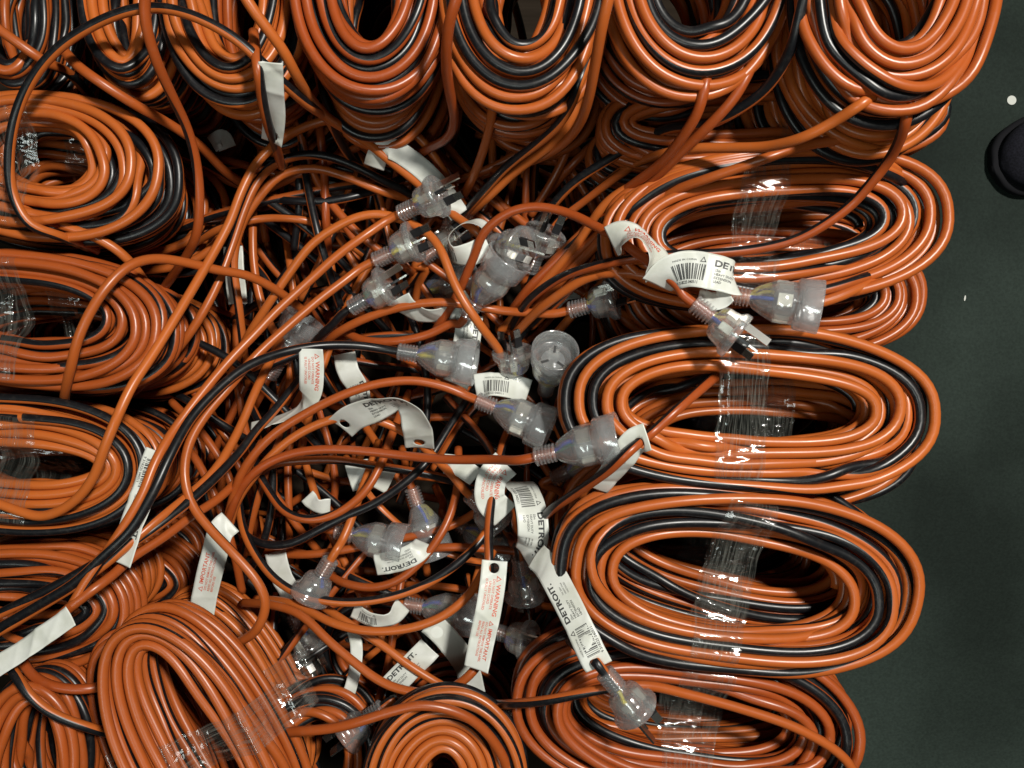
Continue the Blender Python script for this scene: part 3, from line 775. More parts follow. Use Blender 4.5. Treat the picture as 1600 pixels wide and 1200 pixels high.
lead([(500, 548, -140), (520, 525, -112), (556, 504, -98), (600, 487, -90), (640, 477, -84), (690, 472, -80), (740, 478, -84), (780, 485, -88), (830, 489, -80), (889, 485, -70)], 'orange cable through the cream folded tag to a lone plug', (0.5,), (P_, (950, 470), 16, 100, 'y'))
lead([(520, 500, -160), (542, 521, -120), (575, 533, -108), (622, 533, -104), (672, 522, -100), (712, 503, -92), (728, 494, -86)], 'orange cable passing under the crossing to an upright socket', (0.5,), (S_, (800, 405), 26, 40, 'y'))
lead([(722, -30, 112), (712, 2, 108), (703, 30, 100), (698, 70, 84), (698, 112, 60), (704, 150, 34), (710, 180, 10), (707, 204, -10), (695, 219, -30), (674, 230, -60), (640, 250, -110)], 'thick orange cable hanging between two top coils', (0.5, 0.55, 0.5))
lead([(772, 140, 0), (771, 158, 4), (768, 182, -6), (762, 212, -24), (750, 250, -50), (736, 283, -84), (722, 310, -130)], '', (0.5,), parent=T5)
lead([(962, -40, 110), (950, 0, 104), (940, 44, 92), (930, 100, 68), (918, 160, 34), (904, 196, 6), (880, 225, -22), (850, 244, -48), (815, 256, -76), (770, 266, -120)], 'orange cable sweeping down beside the two tailed coil', (0.5, 0.5, 0.45))
lead([(920, 90, 30), (904, 130, 34), (893, 162, 20), (872, 196, 0), (845, 221, -20), (810, 246, -42), (788, 264, -54), (764, 290, -70), (735, 322, -96), (712, 350, -140)], 'black cable with a thin orange edge over the gap between top coils', (0.12, 0.1, 0.05, 0.1))
lead([(906, 150, 0), (890, 190, -10), (862, 226, -30), (830, 250, -50), (796, 276, -70), (765, 306, -86), (738, 330, -110), (715, 352, -150)], 'orange cable running beside the thin edged black one', (0.5,))
R1 = COILS['R1'][0]
for fp, fz, fo in (((780, 520), -120, 0.5), ((800, 540), -128, 0.05), ((822, 500), -104, 0.5), ((836, 470), -100, 0.5), ((870, 520), -118, 0.45), ((810, 470), -110, 0.1)):
    j = (fp[0] * 7 + fp[1] * 3) % 23 - 11
    lead([(fp[0], fp[1], fz), (fp[0] + 55, fp[1] - 62, fz + 34), (fp[0] + 120, fp[1] - 130 + j, fz + 62), (965 + 2 * j, 318 + j, -24 + j), (1040 + j, 276 + j * 0.8, -8 + j * 0.5), (1120, 254 + j * 0.9, 0), (1230, 240 + j * 0.9, 2), (1330, 244 + j, 0), (1400, 268 + j, -10), (1430, 300 + j * 0.5, -44)], '', (fo, fo + 0.1, fo), parent=R1)
for fp, fz, fo in (((806, 520), -96, 0.5), ((830, 510), -104, -0.1), ((850, 486), -100, 0.5)):
    j = (fp[0] * 5 + fp[1] * 3) % 17 - 8
    lead([(fp[0], fp[1], fz), (fp[0] + 46, fp[1] - 44, fz + 40), (930, 424 + j, -26), (1000, 418 + j * 2, -10), (1080, 440 + j * 2, -6), (1170, 462 + j * 1.6, -4), (1270, 466 + j * 1.6, -4), (1350, 440 + j, -12), (1400, 412, -44)], '', (fo, fo - 0.1, fo), parent=R1)
lead([(396, 50, 40), (403, 108, 58), (409, 150, 42), (416, 186, 24), (424, 210, 2), (430, 226, -24), (440, 260, -90)], 'short cable poking through the hole of the bright white hanging tag', (-0.4, -0.25, -0.2, 0.5))
lead([(1124, 585, -40), (1108, 597, -8), (1080, 621, 10), (1050, 647, 20), (1020, 675, 19), (1000, 690, 27), (980, 708, 33), (956, 731, 23), (930, 750, 7), (895, 774, -16), (866, 793, -36), (830, 830, -100)], '', (0.42, 0.35, 0.28, 0.22, 0.15, 0.05), parent=R2)
lead([(770, 1100, -60), (800, 1100, -20), (850, 1095, 0), (900, 1085, 10), (945, 1076, 14), (1010, 1071, 8), (1075, 1085, 0), (1160, 1108, -6), (1250, 1140, -10), (1320, 1185, -14), (1350, 1240, -20)], 'black sided cable lying across the coil behind the hanging plug', (-0.1, 0.1, 0.2, 0.4, 0.5, 0.5, 0.5))
lead([(890, 1000, -30), (912, 1020, 0), (930, 1034, 20), (944, 1050, 28)], 'black cable tip inside the hanging plug at the end of the long tag', (0.08, 0.1), (P_, (995, 1112), -6, 200, 'y'))
lead([(470, 590, -120), (430, 640, -96), (400, 673, -78), (375, 706, -62), (337, 746, -40), (300, 780, -22), (250, 820, -2), (205, 850, 10), (150, 880, 16), (90, 914, 14), (0, 959, 8), (-40, 980, 4)], 'black cable in the bundle, outermost towards the corner', (0.05, 0.0, 0.1, 0.05, 0.15))
lead([(440, 530, -140), (418, 572, -110), (397, 616, -92), (375, 668, -76), (337, 733, -48), (300, 769, -28), (240, 817, 2), (190, 860, 14), (130, 906, 18), (60, 950, 14), (0, 986, 10), (-40, 1004, 6)], 'orange and black cable in the bundle under the long barcode tag', (0.5, 0.5, 0.45, 0.3, 0.2, 0.15, 0.1))
lead([(410, 690, -130), (380, 740, -100), (340, 780, -70), (300, 806, -48), (255, 840, -26), (205, 872, -6), (175, 900, 10), (150, 918, 22), (108, 950, 26), (64, 990, 22), (22, 1026, 16), (-30, 1058, 10)], 'orange cable held in the white strip tag near the corner', (0.5,))
lead([(6, 1030, 0), (22, 1050, 16), (45, 1085, 22), (80, 1114, 18), (120, 1131, 12), (150, 1140, 6), (190, 1150, -20)], 'black cable drooping behind the orange taped coil', (0.05, 0.1))
lead([(30, 1020, -10), (38, 1038, -2), (52, 1057, 2), (76, 1070, 4), (112, 1077, 4), (148, 1075, 0), (190, 1062, -20)], 'orange cable under the white strip tag', (0.5,))
lead([(100, 640, -50), (103, 608, -8), (112, 570, 10), (122, 530, 18), (140, 490, 20), (165, 450, 18), (200, 416, 8), (240, 404, -8), (290, 410, -28), (340, 422, -48), (385, 430, -66), (430, 452, -90), (480, 490, -130)], 'orange cable looping across the end of a taped coil', (0.5, 0.42, 0.5, 0.5))
lead([(16, 300, -30), (38, 328, -12), (90, 350, -16), (150, 371, -22), (190, 396, -30), (226, 440, -50), (250, 500, -90)], 'dull orange cable in the gap between two taped coils', (0.5,))
lead([(1085, 470, -40), (1110, 462, -4), (1136, 460, 10)], 'socket end resting on the tape beside the barcode tag', (0.5,), (S_, (1240, 478), 14, 60, 'y'))
lead([(1000, 250, -40), (955, 282, -64), (915, 312, -84), (868, 350, -100), (842, 390, -100), (826, 424, -92)], 'dark plug pointing up at the top of the plug cluster', (0.3,), (P_, (850, 372), 30, 40, 'y'))
lead([(884, 700, -160), (868, 660, -140), (856, 632, -128), (852, 612, -118)], 'socket standing face up beside the taped coil', (0.1,), (S_, (864, 545), 58, 0, 'y'))
lead([(840, 700, -160), (822, 654, -130), (812, 628, -116), (808, 612, -106)], 'plug with its pins pointing up the pile', (0.5,), (P_, (796, 528), 26, 180, 'y'))
lead([(470, 800, -170), (496, 822, -150), (524, 830, -134)], 'dim socket lying beside the hidden pin plug', (0.5,), (S_, (632, 850), 8, 0, 'y'))
lead([(628, 700, -190), (636, 736, -160), (643, 762, -146)], 'dim socket pointing down the pile', (0.5,), (S_, (672, 850), -4, 30, 'y'))
lead([(560, 920, -170), (600, 938, -140), (632, 944, -124)], 'bright rimmed socket half behind the warning tag', (0.5,), (S_, (735, 958), 6, 0, 'g'))
lead([(770, 800, -190), (800, 850, -120), (812, 872, -96)], 'plug with blue wires below the curled tag', (0.2,), (P_, (822, 935), -20, 60, 'y'))
lead([(730, 900, -190), (750, 960, -140), (768, 985, -116)], 'plug behind the lower end of the warning tag', (0.3,), (P_, (826, 992), 30, 140, 'y'))
lead([(650, 1080, -140), (615, 1096, -100), (598, 1104, -84)], 'small plug by the tight coil with cream pins', (0.3,), (P_, (548, 1142), 0, 30, 'y'))
lead([(560, 930, -200), (500, 950, -180), (455, 960, -176)], 'dim plug in the dark below the lazy bend', (0.5,), (P_, (484, 1010), 4, 0, 'y'))
lead([(900, 800, -180), (872, 765, -150), (862, 748, -140)], 'dim socket mouth below the level socket', (0.5,), (S_, (920, 722), 10, 0, 'y'))
lead([(580, 480, -220), (620, 470, -190), (640, 462, -180)], 'dusky socket low behind the crossing cables', (0.5,), (S_, (720, 440), 10, 0, 'y'))
lead([(395, 640, -190), (412, 608, -170), (420, 590, -160)], 'dusky socket low beside the black topped cable', (0.5,), (S_, (480, 500), 10, 0, 'y'))
lead([(680, 760, -220), (694, 792, -190), (704, 812, -180)], 'dusky socket low beside the red printed tag', (0.5,), (S_, (780, 860), 4, 0, 'y'))
lead([(640, 560, -200), (655, 440, -160), (668, 418, -150), (660, 405, -140)], 'stub of cable in a dusky plug under the barcode loop', (0.5,), (P_, (712, 372), 10, 0, 'y'))

# ------------------------------------------------------------------ tangle deep in the hollow
rr = random.Random(77)
zones = [((330, 190), (900, 640)), ((300, 480), (860, 1100)), ((640, 180), (980, 520)), ((330, 300), (620, 900)), ((340, 220), (640, 520)), ((430, 820), (800, 1110))]
def tangled(i, zone, base, spread=5):
    (x0, y0), (x1, y1) = zone
    cx, cy = rr.uniform(x0, x1), rr.uniform(y0, y1)
    ang = R(rr.choice([rr.gauss(-55, 22), rr.gauss(52, 20), rr.gauss(90, 18), rr.gauss(-125, 25), rr.gauss(10, 30)]))
    ln = rr.uniform(240, 460)
    bend = rr.uniform(-0.9, 0.9) / 3
    pts = []
    a = ang - bend * 1.5
    x, y = cx - math.cos(ang) * ln / 2, cy - math.sin(ang) * ln / 2
    for k in range(5):
        pts.append((x, y, base + rr.uniform(-spread, spread) - (22 if k in (0, 4) else 0)))
        x += math.cos(a) * ln / 4; y += math.sin(a) * ln / 4
        a += bend + rr.uniform(-0.16, 0.16)
    p0, say = rr.choice([(0.5, 'orange cable'), (0.5, 'orange cable'), (0.45, 'orange cable'), (0.05, 'black cable'), (-0.03, 'black cable'), (0.25, 'half orange, half black cable'), (-0.25, 'half orange, half black cable')])
    lead(pts, say + ' deep in the dark tangle of the hollow', (p0, p0 + rr.uniform(-0.12, 0.12)), name='tangled_cable', group='cables tangled deep in the hollow')
for i in range(190):
    tangled(i, zones[i % len(zones)], -122 - 0.92 * i - rr.uniform(0, 6))
for i in range(26):
    tangled(i, ((400, 170), (900, 290)), -114 - 3.0 * i, 6)

# ------------------------------------------------------------------ paper tags
FONT_CACHE = {}
def text_geo(txt, bold):
    key = (txt, bold)
    if key in FONT_CACHE:
        return FONT_CACHE[key]
    cu = bpy.data.curves.new('lettering', 'FONT')
    cu.body = txt; cu.size = 1.0; cu.resolution_u = 2
    cu.offset = bold
    ob = bpy.data.objects.new('lettering', cu)
    COL.objects.link(ob)
    dg = bpy.context.evaluated_depsgraph_get()
    me = bpy.data.meshes.new_from_object(ob.evaluated_get(dg))
    V = np.array([v.co[:] for v in me.vertices]) if len(me.vertices) else np.zeros((0, 3))
    F = [tuple(p.vertices) for p in me.polygons]
    bpy.data.objects.remove(ob); bpy.data.curves.remove(cu); bpy.data.meshes.remove(me)
    FONT_CACHE[key] = (V[:, :2], F)
    return FONT_CACHE[key]

def print_text(txt, s, w, h, wide=1.0, bold=0.0):
    V, F = text_geo(txt, bold)
    return V * np.array([h / 0.7 * wide, h / 0.7]) + np.array([s, w]), F

def print_bars(s, w, ln, h, seed=3):
    r = random.Random(seed)
    V, F = [], []
    x = 0
    while x < ln:
        b = r.choice([0.33, 0.33, 0.66, 1.0])
        n = len(V)
        hh = h if r.random() > 0.12 else h + 1.2
        V += [(s + x, w + h - hh), (s + x + b, w + h - hh), (s + x + b, w + h), (s + x, w + h)]
        F.append((n, n + 1, n + 2, n + 3))
        x += b + r.choice([0.33, 0.4, 0.7, 1.0])
    return np.array(V), F

def print_triangle(s, w, h):
    t = 0.16
    o = [(0, 0), (1.1, 0), (0.55, 0.95)]; c = np.mean(o, 0)
    inn = [tuple(c + (np.array(p) - c) * (1 - 2.4 * t)) for p in o]
    V = np.array(o + inn) * h + np.array([s, w])
    return V, [(0, 1, 4, 3), (1, 2, 5, 4), (2, 0, 3, 5)]

def layout(kind, s0):
    """Ink of one face of a tag: lists of (V, F) in millimetres (s along the tag, w across, 0 = middle)."""
    K, Rd = [], []
    if kind in ('front', 'bar'):
        K.append(print_bars(s0 + 2, -7.5, 24, 12))
        K.append(print_text('9 318225 040511', s0 + 1, -10.6, 2.3, 0.92, 0.01))
        K.append(print_triangle(s0 + 21, 6.2, 4.2))
        K.append(print_text('MADE IN CHINA', s0 + 4, 6.6, 1.4))
    if kind in ('front', 'name'):
        o = 32 if kind == 'front' else 0
        K.append(print_text('DETROIT.', s0 + o, 4.8, 4.6, 1.3, 0.035))
        for i, t in enumerate(('25m', 'HEAVY DUTY', 'EXTENSION', 'LEAD')):
            K.append(print_text(t, s0 + o + 1, 1.0 - 2.9 * i, 1.9, 1.0, 0.01))
        for i, t in enumerate(('10A 250V', '2400W MAX', 'UNCOILED')):
            K.append(print_text(t, s0 + o + 22, -1.0 - 2.6 * i, 1.4))
    if kind in ('warn', 'warnimp'):
        Rd.append(print_triangle(s0, 3.6, 5.0))
        Rd.append(print_text('WARNING', s0 + 7.5, 4.2, 4.0, 1.0, 0.02))
        for i, t in enumerate(('DO NOT OPERATE', 'UNLESS CORD', 'IS FULLY UNCOILED')):
            Rd.append(print_text(t, s0 + 3 + (2 if i == 1 else 0), 0.2 - 3.6 * i, 2.3, 0.95, 0.01))
    if kind == 'warnimp':
        s0 = s0 + 40
    if kind in ('imp', 'warnimp'):
        Rd.append(print_triangle(s0 - 1, 3.4, 4.6))
        Rd.append(print_text('IMPORTANT', s0 + 6, 4.0, 3.8, 1.0, 0.015))
        for i, t in enumerate(('DO NOT REMOVE THIS LABEL', 'READ ALL INSTRUCTIONS', 'BEFORE USE')):
            Rd.append(print_text(t, s0 + 1, 0.0 - 3.4 * i, 2.2, 0.9, 0.01))
    return K, Rd

class Strip:
    def __init__(self, pts, width):
        P = [list(at(p[0], p[1], p[2] / 1000)) + [R(p[3])] for p in pts]
        A = catmull(P, 0.0016)
        A = smooth_path(A, 2)
        L = np.concatenate([[0], np.cumsum(np.linalg.norm(np.diff(A[:, :3], axis=0), axis=1))])
        self.A, self.L, self.width = A, L, width
        T = np.gradient(A[:, :3], axis=0); T /= np.linalg.norm(T, axis=1)[:, None] + 1e-9
        Wh = np.stack([-T[:, 1], T[:, 0], 0 * T[:, 0]], -1)          # to the left of travel
        ln = np.linalg.norm(Wh, axis=1)[:, None]
        Wh = Wh / (ln + 1e-6)
        for i in range(1, len(Wh)):                                   # carry on through vertical stretches
            if ln[i] < 0.12:
                Wh[i] = Wh[i - 1]
        Nn = np.cross(T, Wh)
        c, s = np.cos(A[:, 3])[:, None], np.sin(A[:, 3])[:, None]
        self.W = c * Wh + s * Nn
        self.N = np.cross(T, self.W)
    def map(self, s, w, lift):
        s = np.asarray(s); w = np.asarray(w)
        def ip(C):
            return np.stack([np.interp(s, self.L, C[:, k]) for k in range(3)], -1)
        return ip(self.A[:, :3]) + ip(self.W) * w[:, None] + ip(self.N) * np.asarray(lift).reshape(-1, 1)

TRNG = np.random.default_rng(9)
def paper_tag(pts, width, label, face=None, s0=8, back=None, holes=(), curl=0.0, side=1):
    """pts: photo pixel x, y, height mm, bank degrees. width mm. face: ink on the side towards the camera."""
    st = Strip(pts, width / 1000)
    Lg = st.L[-1]
    ns = max(12, int(Lg / 0.0012)); nw = max(8, int(width / 1.6))
    ss = np.linspace(0, Lg, ns); ww = np.linspace(-width / 2000, width / 2000, nw)
    Sg, Wg = np.meshgrid(ss, ww, indexing='ij')
    keep = np.ones((ns - 1, nw - 1), bool)
    cs = 0.25 * (Sg[:-1, :-1] + Sg[1:, :-1] + Sg[:-1, 1:] + Sg[1:, 1:]); cw = 0.25 * (Wg[:-1, :-1] + Wg[1:, :-1] + Wg[:-1, 1:] + Wg[1:, 1:])
    for hs, hw, hr in holes:
        hs, hw, hr = (hs if hs >= 0 else Lg * 1000 + hs) / 1000, hw / 1000, hr / 1000
        ins = np.hypot(cs - hs, cw - hw) < hr
        keep &= ~ins
        touch = np.zeros((ns, nw), bool)
        touch[:-1, :-1] |= ins; touch[1:, :-1] |= ins; touch[:-1, 1:] |= ins; touch[1:, 1:] |= ins
        d = np.hypot(Sg - hs, Wg - hw)
        mv = touch & (d > 1e-6)
        f = np.where(mv, hr / np.maximum(d, 1e-6), 1)
        f = np.where(mv & (f < 2.2), f, 1)
        Sg = hs + (Sg - hs) * f; Wg = hw + (Wg - hw) * f
    cup = curl * ((2 * Wg / (width / 1000)) ** 2 - 0.4) * 0.001
    cup = cup + 0.0004 * np.sin(Sg / Lg * 11 + TRNG.uniform(0, 6)) * (2 * Wg / (width / 1000))
    for _ in range(4):                       # creases pressed across the sheet
        c0, sl, am = TRNG.uniform(0.05, 0.95) * Lg, TRNG.uniform(-1.4, 1.4), TRNG.uniform(0.0004, 0.0013) * TRNG.choice([-1, 1])
        cup = cup + am * np.exp(-np.abs(Sg - c0 - sl * Wg) / 0.0042)
    for sg in (-1, 1):                       # one corner of each end lifts
        cd = np.hypot(np.where(sg > 0, Lg - Sg, Sg), Wg - sg * TRNG.choice([-1, 1]) * width / 2000)
        cup = cup + TRNG.uniform(-0.002, 0.003) * np.clip(1 - cd / 0.011, 0, 1) ** 1.5
    th = 0.00013
    top = st.map(Sg.ravel(), Wg.ravel(), (cup + th).ravel()); bot = st.map(Sg.ravel(), Wg.ravel(), (cup - th).ravel())
    base = at(pts[len(pts) // 2][0], pts[len(pts) // 2][1], pts[len(pts) // 2][2] / 1000)
    V = np.vstack([top, bot]) - base
    m = ns * nw
    idx = lambda i, j: i * nw + j
    F = []
    I, J = np.nonzero(keep)
    edges = {}
    for i, j in zip(I.tolist(), J.tolist()):
        a, b, c, d = idx(i, j), idx(i + 1, j), idx(i + 1, j + 1), idx(i, j + 1)
        F.append((a, b, c, d)); F.append((m + d, m + c, m + b, m + a))
        for e in ((a, b), (b, c), (c, d), (d, a)):
            if (e[1], e[0]) in edges:
                del edges[(e[1], e[0])]
            else:
                edges[e] = 1
    for (a, b) in edges:
        F.append((b, a, m + a, m + b))
    used = sorted({v for f in F for v in f}); rm = {v: k for k, v in enumerate(used)}
    root = link('paper_tag', mesh('paper_tag', V[used], [tuple(rm[v] for v in f) for f in F], M_PAPER))
    root.location = base
    tag_thing(root, label, 'label tag', 'paper tags on the leads')
    for kind, sd in ((face, side), (back, -side)):
        if not kind:
            continue
        K, Rd = layout(kind, s0)
        for items, mat, nm in ((K, M_INKBLACK, 'lettering'), (Rd, M_INKRED, 'lettering')):
            V2, F2 = [], []
            for v, f in items:
                v = np.array(v)
                v[:, 1] *= min(1.0, width / 25.0)
                v[:, 0] = s0 + (v[:, 0] - s0) * min(1.0, width / 25.0 + 0.08)
                ok = (v[:, 0] / 1000 > 0.0005) & (v[:, 0] / 1000 < Lg - 0.0005) & (np.abs(v[:, 1]) < width / 2 - 0.3)
                n0 = len(V2)
                V2 += [tuple(x) for x in v]
                F2 += [tuple(n0 + q for q in ff) for ff in f if all(ok[q] for q in ff)]
            if not F2:
                continue
            used = sorted({q for f in F2 for q in f}); rm = {q: k for k, q in enumerate(used)}
            v = np.array([V2[q] for q in used]) / 1000
            wv = v[:, 1] * sd
            cupv = curl * ((2 * wv / (width / 1000)) ** 2 - 0.4) * 0.001
            # follow the paper grid's own waviness by sampling the sheet
            gi = np.clip(v[:, 0] / Lg * (ns - 1), 0, ns - 1.001); gj = np.clip((wv / (width / 1000) + 0.5) * (nw - 1), 0, nw - 1.001)
            i0, j0 = gi.astype(int), gj.astype(int); fi, fj = gi - i0, gj - j0
            g = lambda i, j: cup[i, j]
            cv = (g(i0, j0) * (1 - fi) * (1 - fj) + g(i0 + 1, j0) * fi * (1 - fj) + g(i0, j0 + 1) * (1 - fi) * fj + g(i0 + 1, j0 + 1) * fi * fj)
            p = st.map(v[:, 0], wv, cv + sd * (th + 0.00022)) - base
            FF = [tuple(rm[q] for q in f) for f in F2]
            if sd < 0:
                FF = [f[::-1] for f in FF]
            link(nm, mesh(nm, p, FF, mat, smooth=False), root)
    return root

paper_tag([(423, 98, 60, -20), (425, 140, 42, -25), (428, 182, 18, -25), (425, 222, -8, -20)], 17, 'bright white tag hanging below the top coils with a cable through its hole', holes=[(-8, 0, 4.2)])
paper_tag([(584, 262, -74, 20), (592, 240, -62, 25), (606, 231, -58, 10), (650, 256, -70, 0), (690, 296, -84, 0), (718, 336, -96, 0)], 18, 'long white tag folded along the orange cable above the uppermost plug')
paper_tag([(762, 366, -84, 40), (748, 350, -74, 62), (722, 350, -68, 80), (700, 374, -68, 84), (706, 398, -66, 60), (732, 398, -60, 28), (764, 384, -60, 10)], 20, 'white tag curled in a loop with a barcode beside the face up plug', face='bar', s0=44)
paper_tag([(954, 378, 6, 0), (976, 366, 18, -35), (1004, 368, 26, -60), (1024, 394, 26, -50), (1030, 432, 16, -10)], 25, 'torn tag with red print twisted round the humped cable', face='warn', s0=14, curl=0.6)
paper_tag([(1026, 446, 18, 30), (1046, 428, 28, 15), (1075, 420, 34, 0), (1110, 424, 38, -5), (1140, 432, 36, -15), (1150, 440, 30, -50)], 27, 'curled barcode tag lying in front of the socket on the tape', face='front', s0=16, curl=1.2)
paper_tag([(1090, 468, 22, -10), (1120, 470, 30, -20), (1140, 458, 34, -40)], 16, 'plain white flap of tag above the plug on the tape')
paper_tag([(486, 545, -62, 0), (487, 580, -66, 0), (484, 615, -76, 10), (468, 640, -92, 55), (432, 656, -98, 70), (392, 668, -96, 60)], 21, 'curling tag with red print below the black topped cable', face='warn', s0=4)
paper_tag([(538, 552, -110, 0), (544, 580, -112, 0), (560, 608, -120, 10), (566, 650, -128, 20)], 20, 'pale dim tag behind the bowed orange cable', face='name', s0=30)
paper_tag([(532, 668, -84, 20), (552, 652, -68, 30), (590, 638, -54, 40), (622, 630, -46, 66), (642, 644, -50, 45), (652, 670, -64, 8), (656, 700, -88, 0)], 26, 'looped tag printed in black with a cable threaded through both ends', face='name', s0=42, holes=[(8, 0, 4.6), (-9, 0, 4.6)], curl=0.8)
paper_tag([(249, 706, -2, 0), (238, 728, 2, 10), (224, 772, 8, 15), (205, 824, 12, 15), (186, 880, 12, 10)], 21, 'long white barcode tag lying along the bundle of dark cables', face='front', s0=6, curl=1.0)
paper_tag([(312, 975, -70, 0), (322, 920, -66, 0), (334, 870, -60, 0), (346, 828, -56, 0), (360, 815, -60, 0)], 22, 'greenish tag with red print hanging in the shade by the lazy bend', face='imp', s0=30)
paper_tag([(-14, 1046, 30, -20), (30, 1020, 30, -20), (70, 992, 32, -20), (112, 962, 34, -15)], 16, 'blank white strip tag wrapped on cables near the corner')
paper_tag([(773, 876, -36, 0), (770, 910, -32, 0), (762, 960, -30, 0), (752, 1005, -32, 10), (744, 1046, -36, 15)], 21, 'flat tag with red warning hanging in front of the sockets', face='warnimp', s0=12, holes=[(6, 0, 4.2)], curl=0.6)
paper_tag([(806, 752, -84, -60), (822, 770, -66, -35), (832, 810, -52, 0), (832, 845, -52, 10), (818, 872, -66, 40)], 26, 'wide curled barcode tag above the blue wired plug', face='front', s0=10, curl=1.0)
paper_tag([(936, 1042, 26, -10), (924, 1020, 26, -10), (905, 980, 18, -10), (880, 930, 4, -5), (856, 888, -14, 0), (836, 868, -30, 0)], 22, 'long printed tag stretched down to the hanging plug', face='front', s0=8, curl=-0.8)
paper_tag([(1012, 682, 34, 10), (992, 690, 28, 0), (972, 716, 18, -10), (950, 744, 0, -20), (930, 764, -18, -20)], 21, 'blank white tag with a cable through it at the end of the middle taped coil', holes=[(9, 3, 4.6)])
paper_tag([(790, 724, -76, 0), (770, 745, -70, 0), (766, 780, -70, 0), (790, 806, -76, 0)], 26, 'faint red printed tag beside the level socket', face='warn', s0=4)
paper_tag([(742, 604, -92, 0), (770, 600, -88, -20), (800, 604, -90, -20), (826, 612, -98, 0)], 22, 'barcode tag behind the plug with its pins pointing up', face='bar', s0=6)
paper_tag([(664, 848, -116, 30), (652, 862, -108, 10), (622, 876, -108, 0), (586, 882, -116, 0)], 20, 'rolled tag under the dim socket beside the hidden pin plug', face='name', s0=16)
paper_tag([(622, 466, -80, 20), (640, 484, -88, 55), (672, 494, -92, 64), (712, 486, -94, 55), (738, 470, -92, 30)], 24, 'cream folded tag under the crossing cables')
paper_tag([(734, 492, -100, 0), (730, 530, -100, 0), (722, 572, -106, 0), (712, 600, -120, 0)], 24, 'printed tag standing behind the mouth of the black cabled socket', face='name', s0=6)
paper_tag([(552, 952, -104, 10), (580, 968, -98, 30), (612, 966, -98, 30), (630, 945, -108, 10)], 16, 'small curved barcode tag beside the bright rimmed socket', face='bar', s0=6)
paper_tag([(552, 984, -110, 0), (557, 1010, -106, 0), (554, 1050, -104, 0), (538, 1108, -104, 0)], 11, 'narrow cream tag with an empty hole over the small round coil', holes=[(-10, 0, 2.8)])
paper_tag([(612, 1072, -96, 0), (640, 1044, -92, 0), (672, 1012, -92, 0)], 22, 'printed tag half shaded above the tight coil', face='name', s0=2)
paper_tag([(672, 972, -100, 0), (700, 1000, -98, 0), (728, 1040, -100, 5), (740, 1085, -110, 0)], 22, 'dull translucent looking tag slanting behind the warning tag loop')
paper_tag([(364, 385, -120, 0), (366, 420, -120, 0), (372, 475, -126, 0)], 18, 'small white tag with a hole beyond the looping cable', holes=[(8, 0, 4)])
paper_tag([(330, 226, -112, 0), (346, 214, -108, 0), (356, 232, -112, 0)], 16, 'scrap of white tag in the shade under the sheeny cable')
paper_tag([(694, 724, -108, 10), (716, 728, -104, 0), (744, 746, -110, 0)], 18, 'small white tag scrap under the level cable')
paper_tag([(545, 748, -150, 0), (580, 738, -148, 0), (612, 752, -150, 0)], 26, 'dim grey tag deep under the hanging loop')
paper_tag([(480, 775, -138, 0), (494, 790, -136, 20), (516, 790, -140, 20)], 15, 'little curled tag inside the hanging loop')
paper_tag([(430, 862, -140, 0), (440, 900, -140, 0), (462, 940, -144, 0)], 20, 'dim tag below the black edged arc')
paper_tag([(528, 285, -170, 0), (520, 320, -170, 0), (514, 350, -174, 0)], 20, 'dim tag deep below the three arching cables')
paper_tag([(860, 470, -150, 0), (880, 452, -146, 0), (905, 448, -150, 0)], 22, 'dim tag deep beside the lone plug')

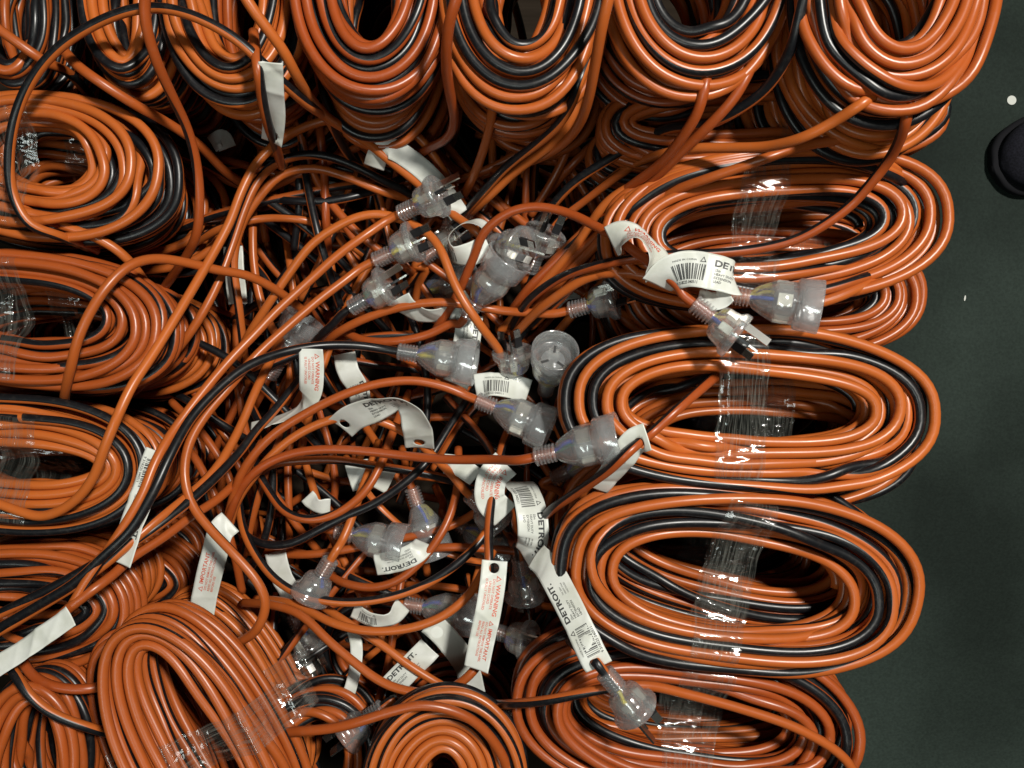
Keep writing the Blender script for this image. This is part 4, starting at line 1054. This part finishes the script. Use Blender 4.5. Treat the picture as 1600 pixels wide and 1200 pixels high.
# ------------------------------------------------------------------ what lies on the floor
def shoe():
    base = at(1626, 242, FLOOR_Z)
    root = empty('shoe', base)
    tag_thing(root, 'toe of a black mesh shoe standing on the green floor', 'shoe')
    # heading: toe points to the stack (towards -x, slightly down the picture)
    def loft(name, secs, mat, zs):
        V, F = [], []
        n = 40
        q = np.array(secs); tt = np.linspace(0, len(q) - 1, 60)
        q = np.stack([np.interp(tt, np.arange(len(q)), q[:, c]) for c in range(5)], -1)
        for _ in range(6):
            q[1:-1] = 0.25 * q[:-2] + 0.5 * q[1:-1] + 0.25 * q[2:]
        secs = q
        for (x, hw, z0, z1, sq) in secs:
            for k in range(n):
                t = 2 * math.pi * k / n
                c, s = math.cos(t), math.sin(t)
                y = hw * math.copysign(abs(c) ** sq, c); zz = (z0 + z1) / 2 + (z1 - z0) / 2 * math.copysign(abs(s) ** sq, s)
                V.append((x, y, zz))
        for i in range(len(secs) - 1):
            for k in range(n):
                F.append((i * n + k, i * n + (k + 1) % n, (i + 1) * n + (k + 1) % n, (i + 1) * n + k))
        F.append(tuple(range(n))[::-1]); F.append(tuple(range((len(secs) - 1) * n, len(secs) * n)))
        o = link(name, mesh(name, V, F, mat), root)
        return o
    up = [(-0.066, 0.004, .018, .024, .8), (-0.062, 0.020, .014, .036, .8), (-0.050, 0.034, .012, .048, .8), (-0.028, 0.044, .012, .056, .8), (0.0, 0.049, .012, .064, .8), (0.04, 0.048, .012, .078, .8), (0.09, 0.042, .012, .098, .8), (0.15, 0.037, .012, .105, .8), (0.19, 0.034, .012, .104, .8), (0.205, 0.02, .012, .098, .8)]
    so = [(-0.072, 0.006, .006, .018, .6), (-0.066, 0.026, .002, .020, .6), (-0.052, 0.040, .001, .021, .6), (-0.028, 0.049, .001, .021, .6), (0.0, 0.053, .001, .021, .6), (0.06, 0.047, .001, .022, .6), (0.12, 0.040, .001, .024, .6), (0.19, 0.038, .001, .026, .6), (0.212, 0.02, .002, .026, .6)]
    loft('upper', up, M_SHOE, 1)
    loft('sole', so, M_SOLE, 1)
    root.rotation_euler = (0, 0, R(18))
shoe()

def chip(px, py, r, label, name='paper_dot', squash=1.0, rot=0, mat=None, z=None):
    base = at(px, py, FLOOR_Z if z is None else z)
    n = 20
    V = [(r * math.cos(2 * math.pi * k / n), squash * r * math.sin(2 * math.pi * k / n), z) for z in (0.0005, 0.0013) for k in range(n)]
    F = [tuple(range(n))[::-1], tuple(range(n, 2 * n))] + [(k, (k + 1) % n, n + (k + 1) % n, n + k) for k in range(n)]
    o = link(name, mesh(name, V, F, mat or M_CHIP, smooth=False))
    o.location = base; o.rotation_euler = (0, 0, R(rot))
    tag_thing(o, label, 'floor litter')
chip(1580, 157, 0.0058, 'small round white dot on the green floor beside the widest coil')
chip(1507, 466, 0.0036, 'tiny white sliver of litter on the open green floor', 'litter_scrap', 0.3, 80)
chip(683, 987, 0.0052, 'round pale disc punched from a tag beside the shiny slung cable', 'paper_dot', 1.0, 0, M_PAPER, -0.058)
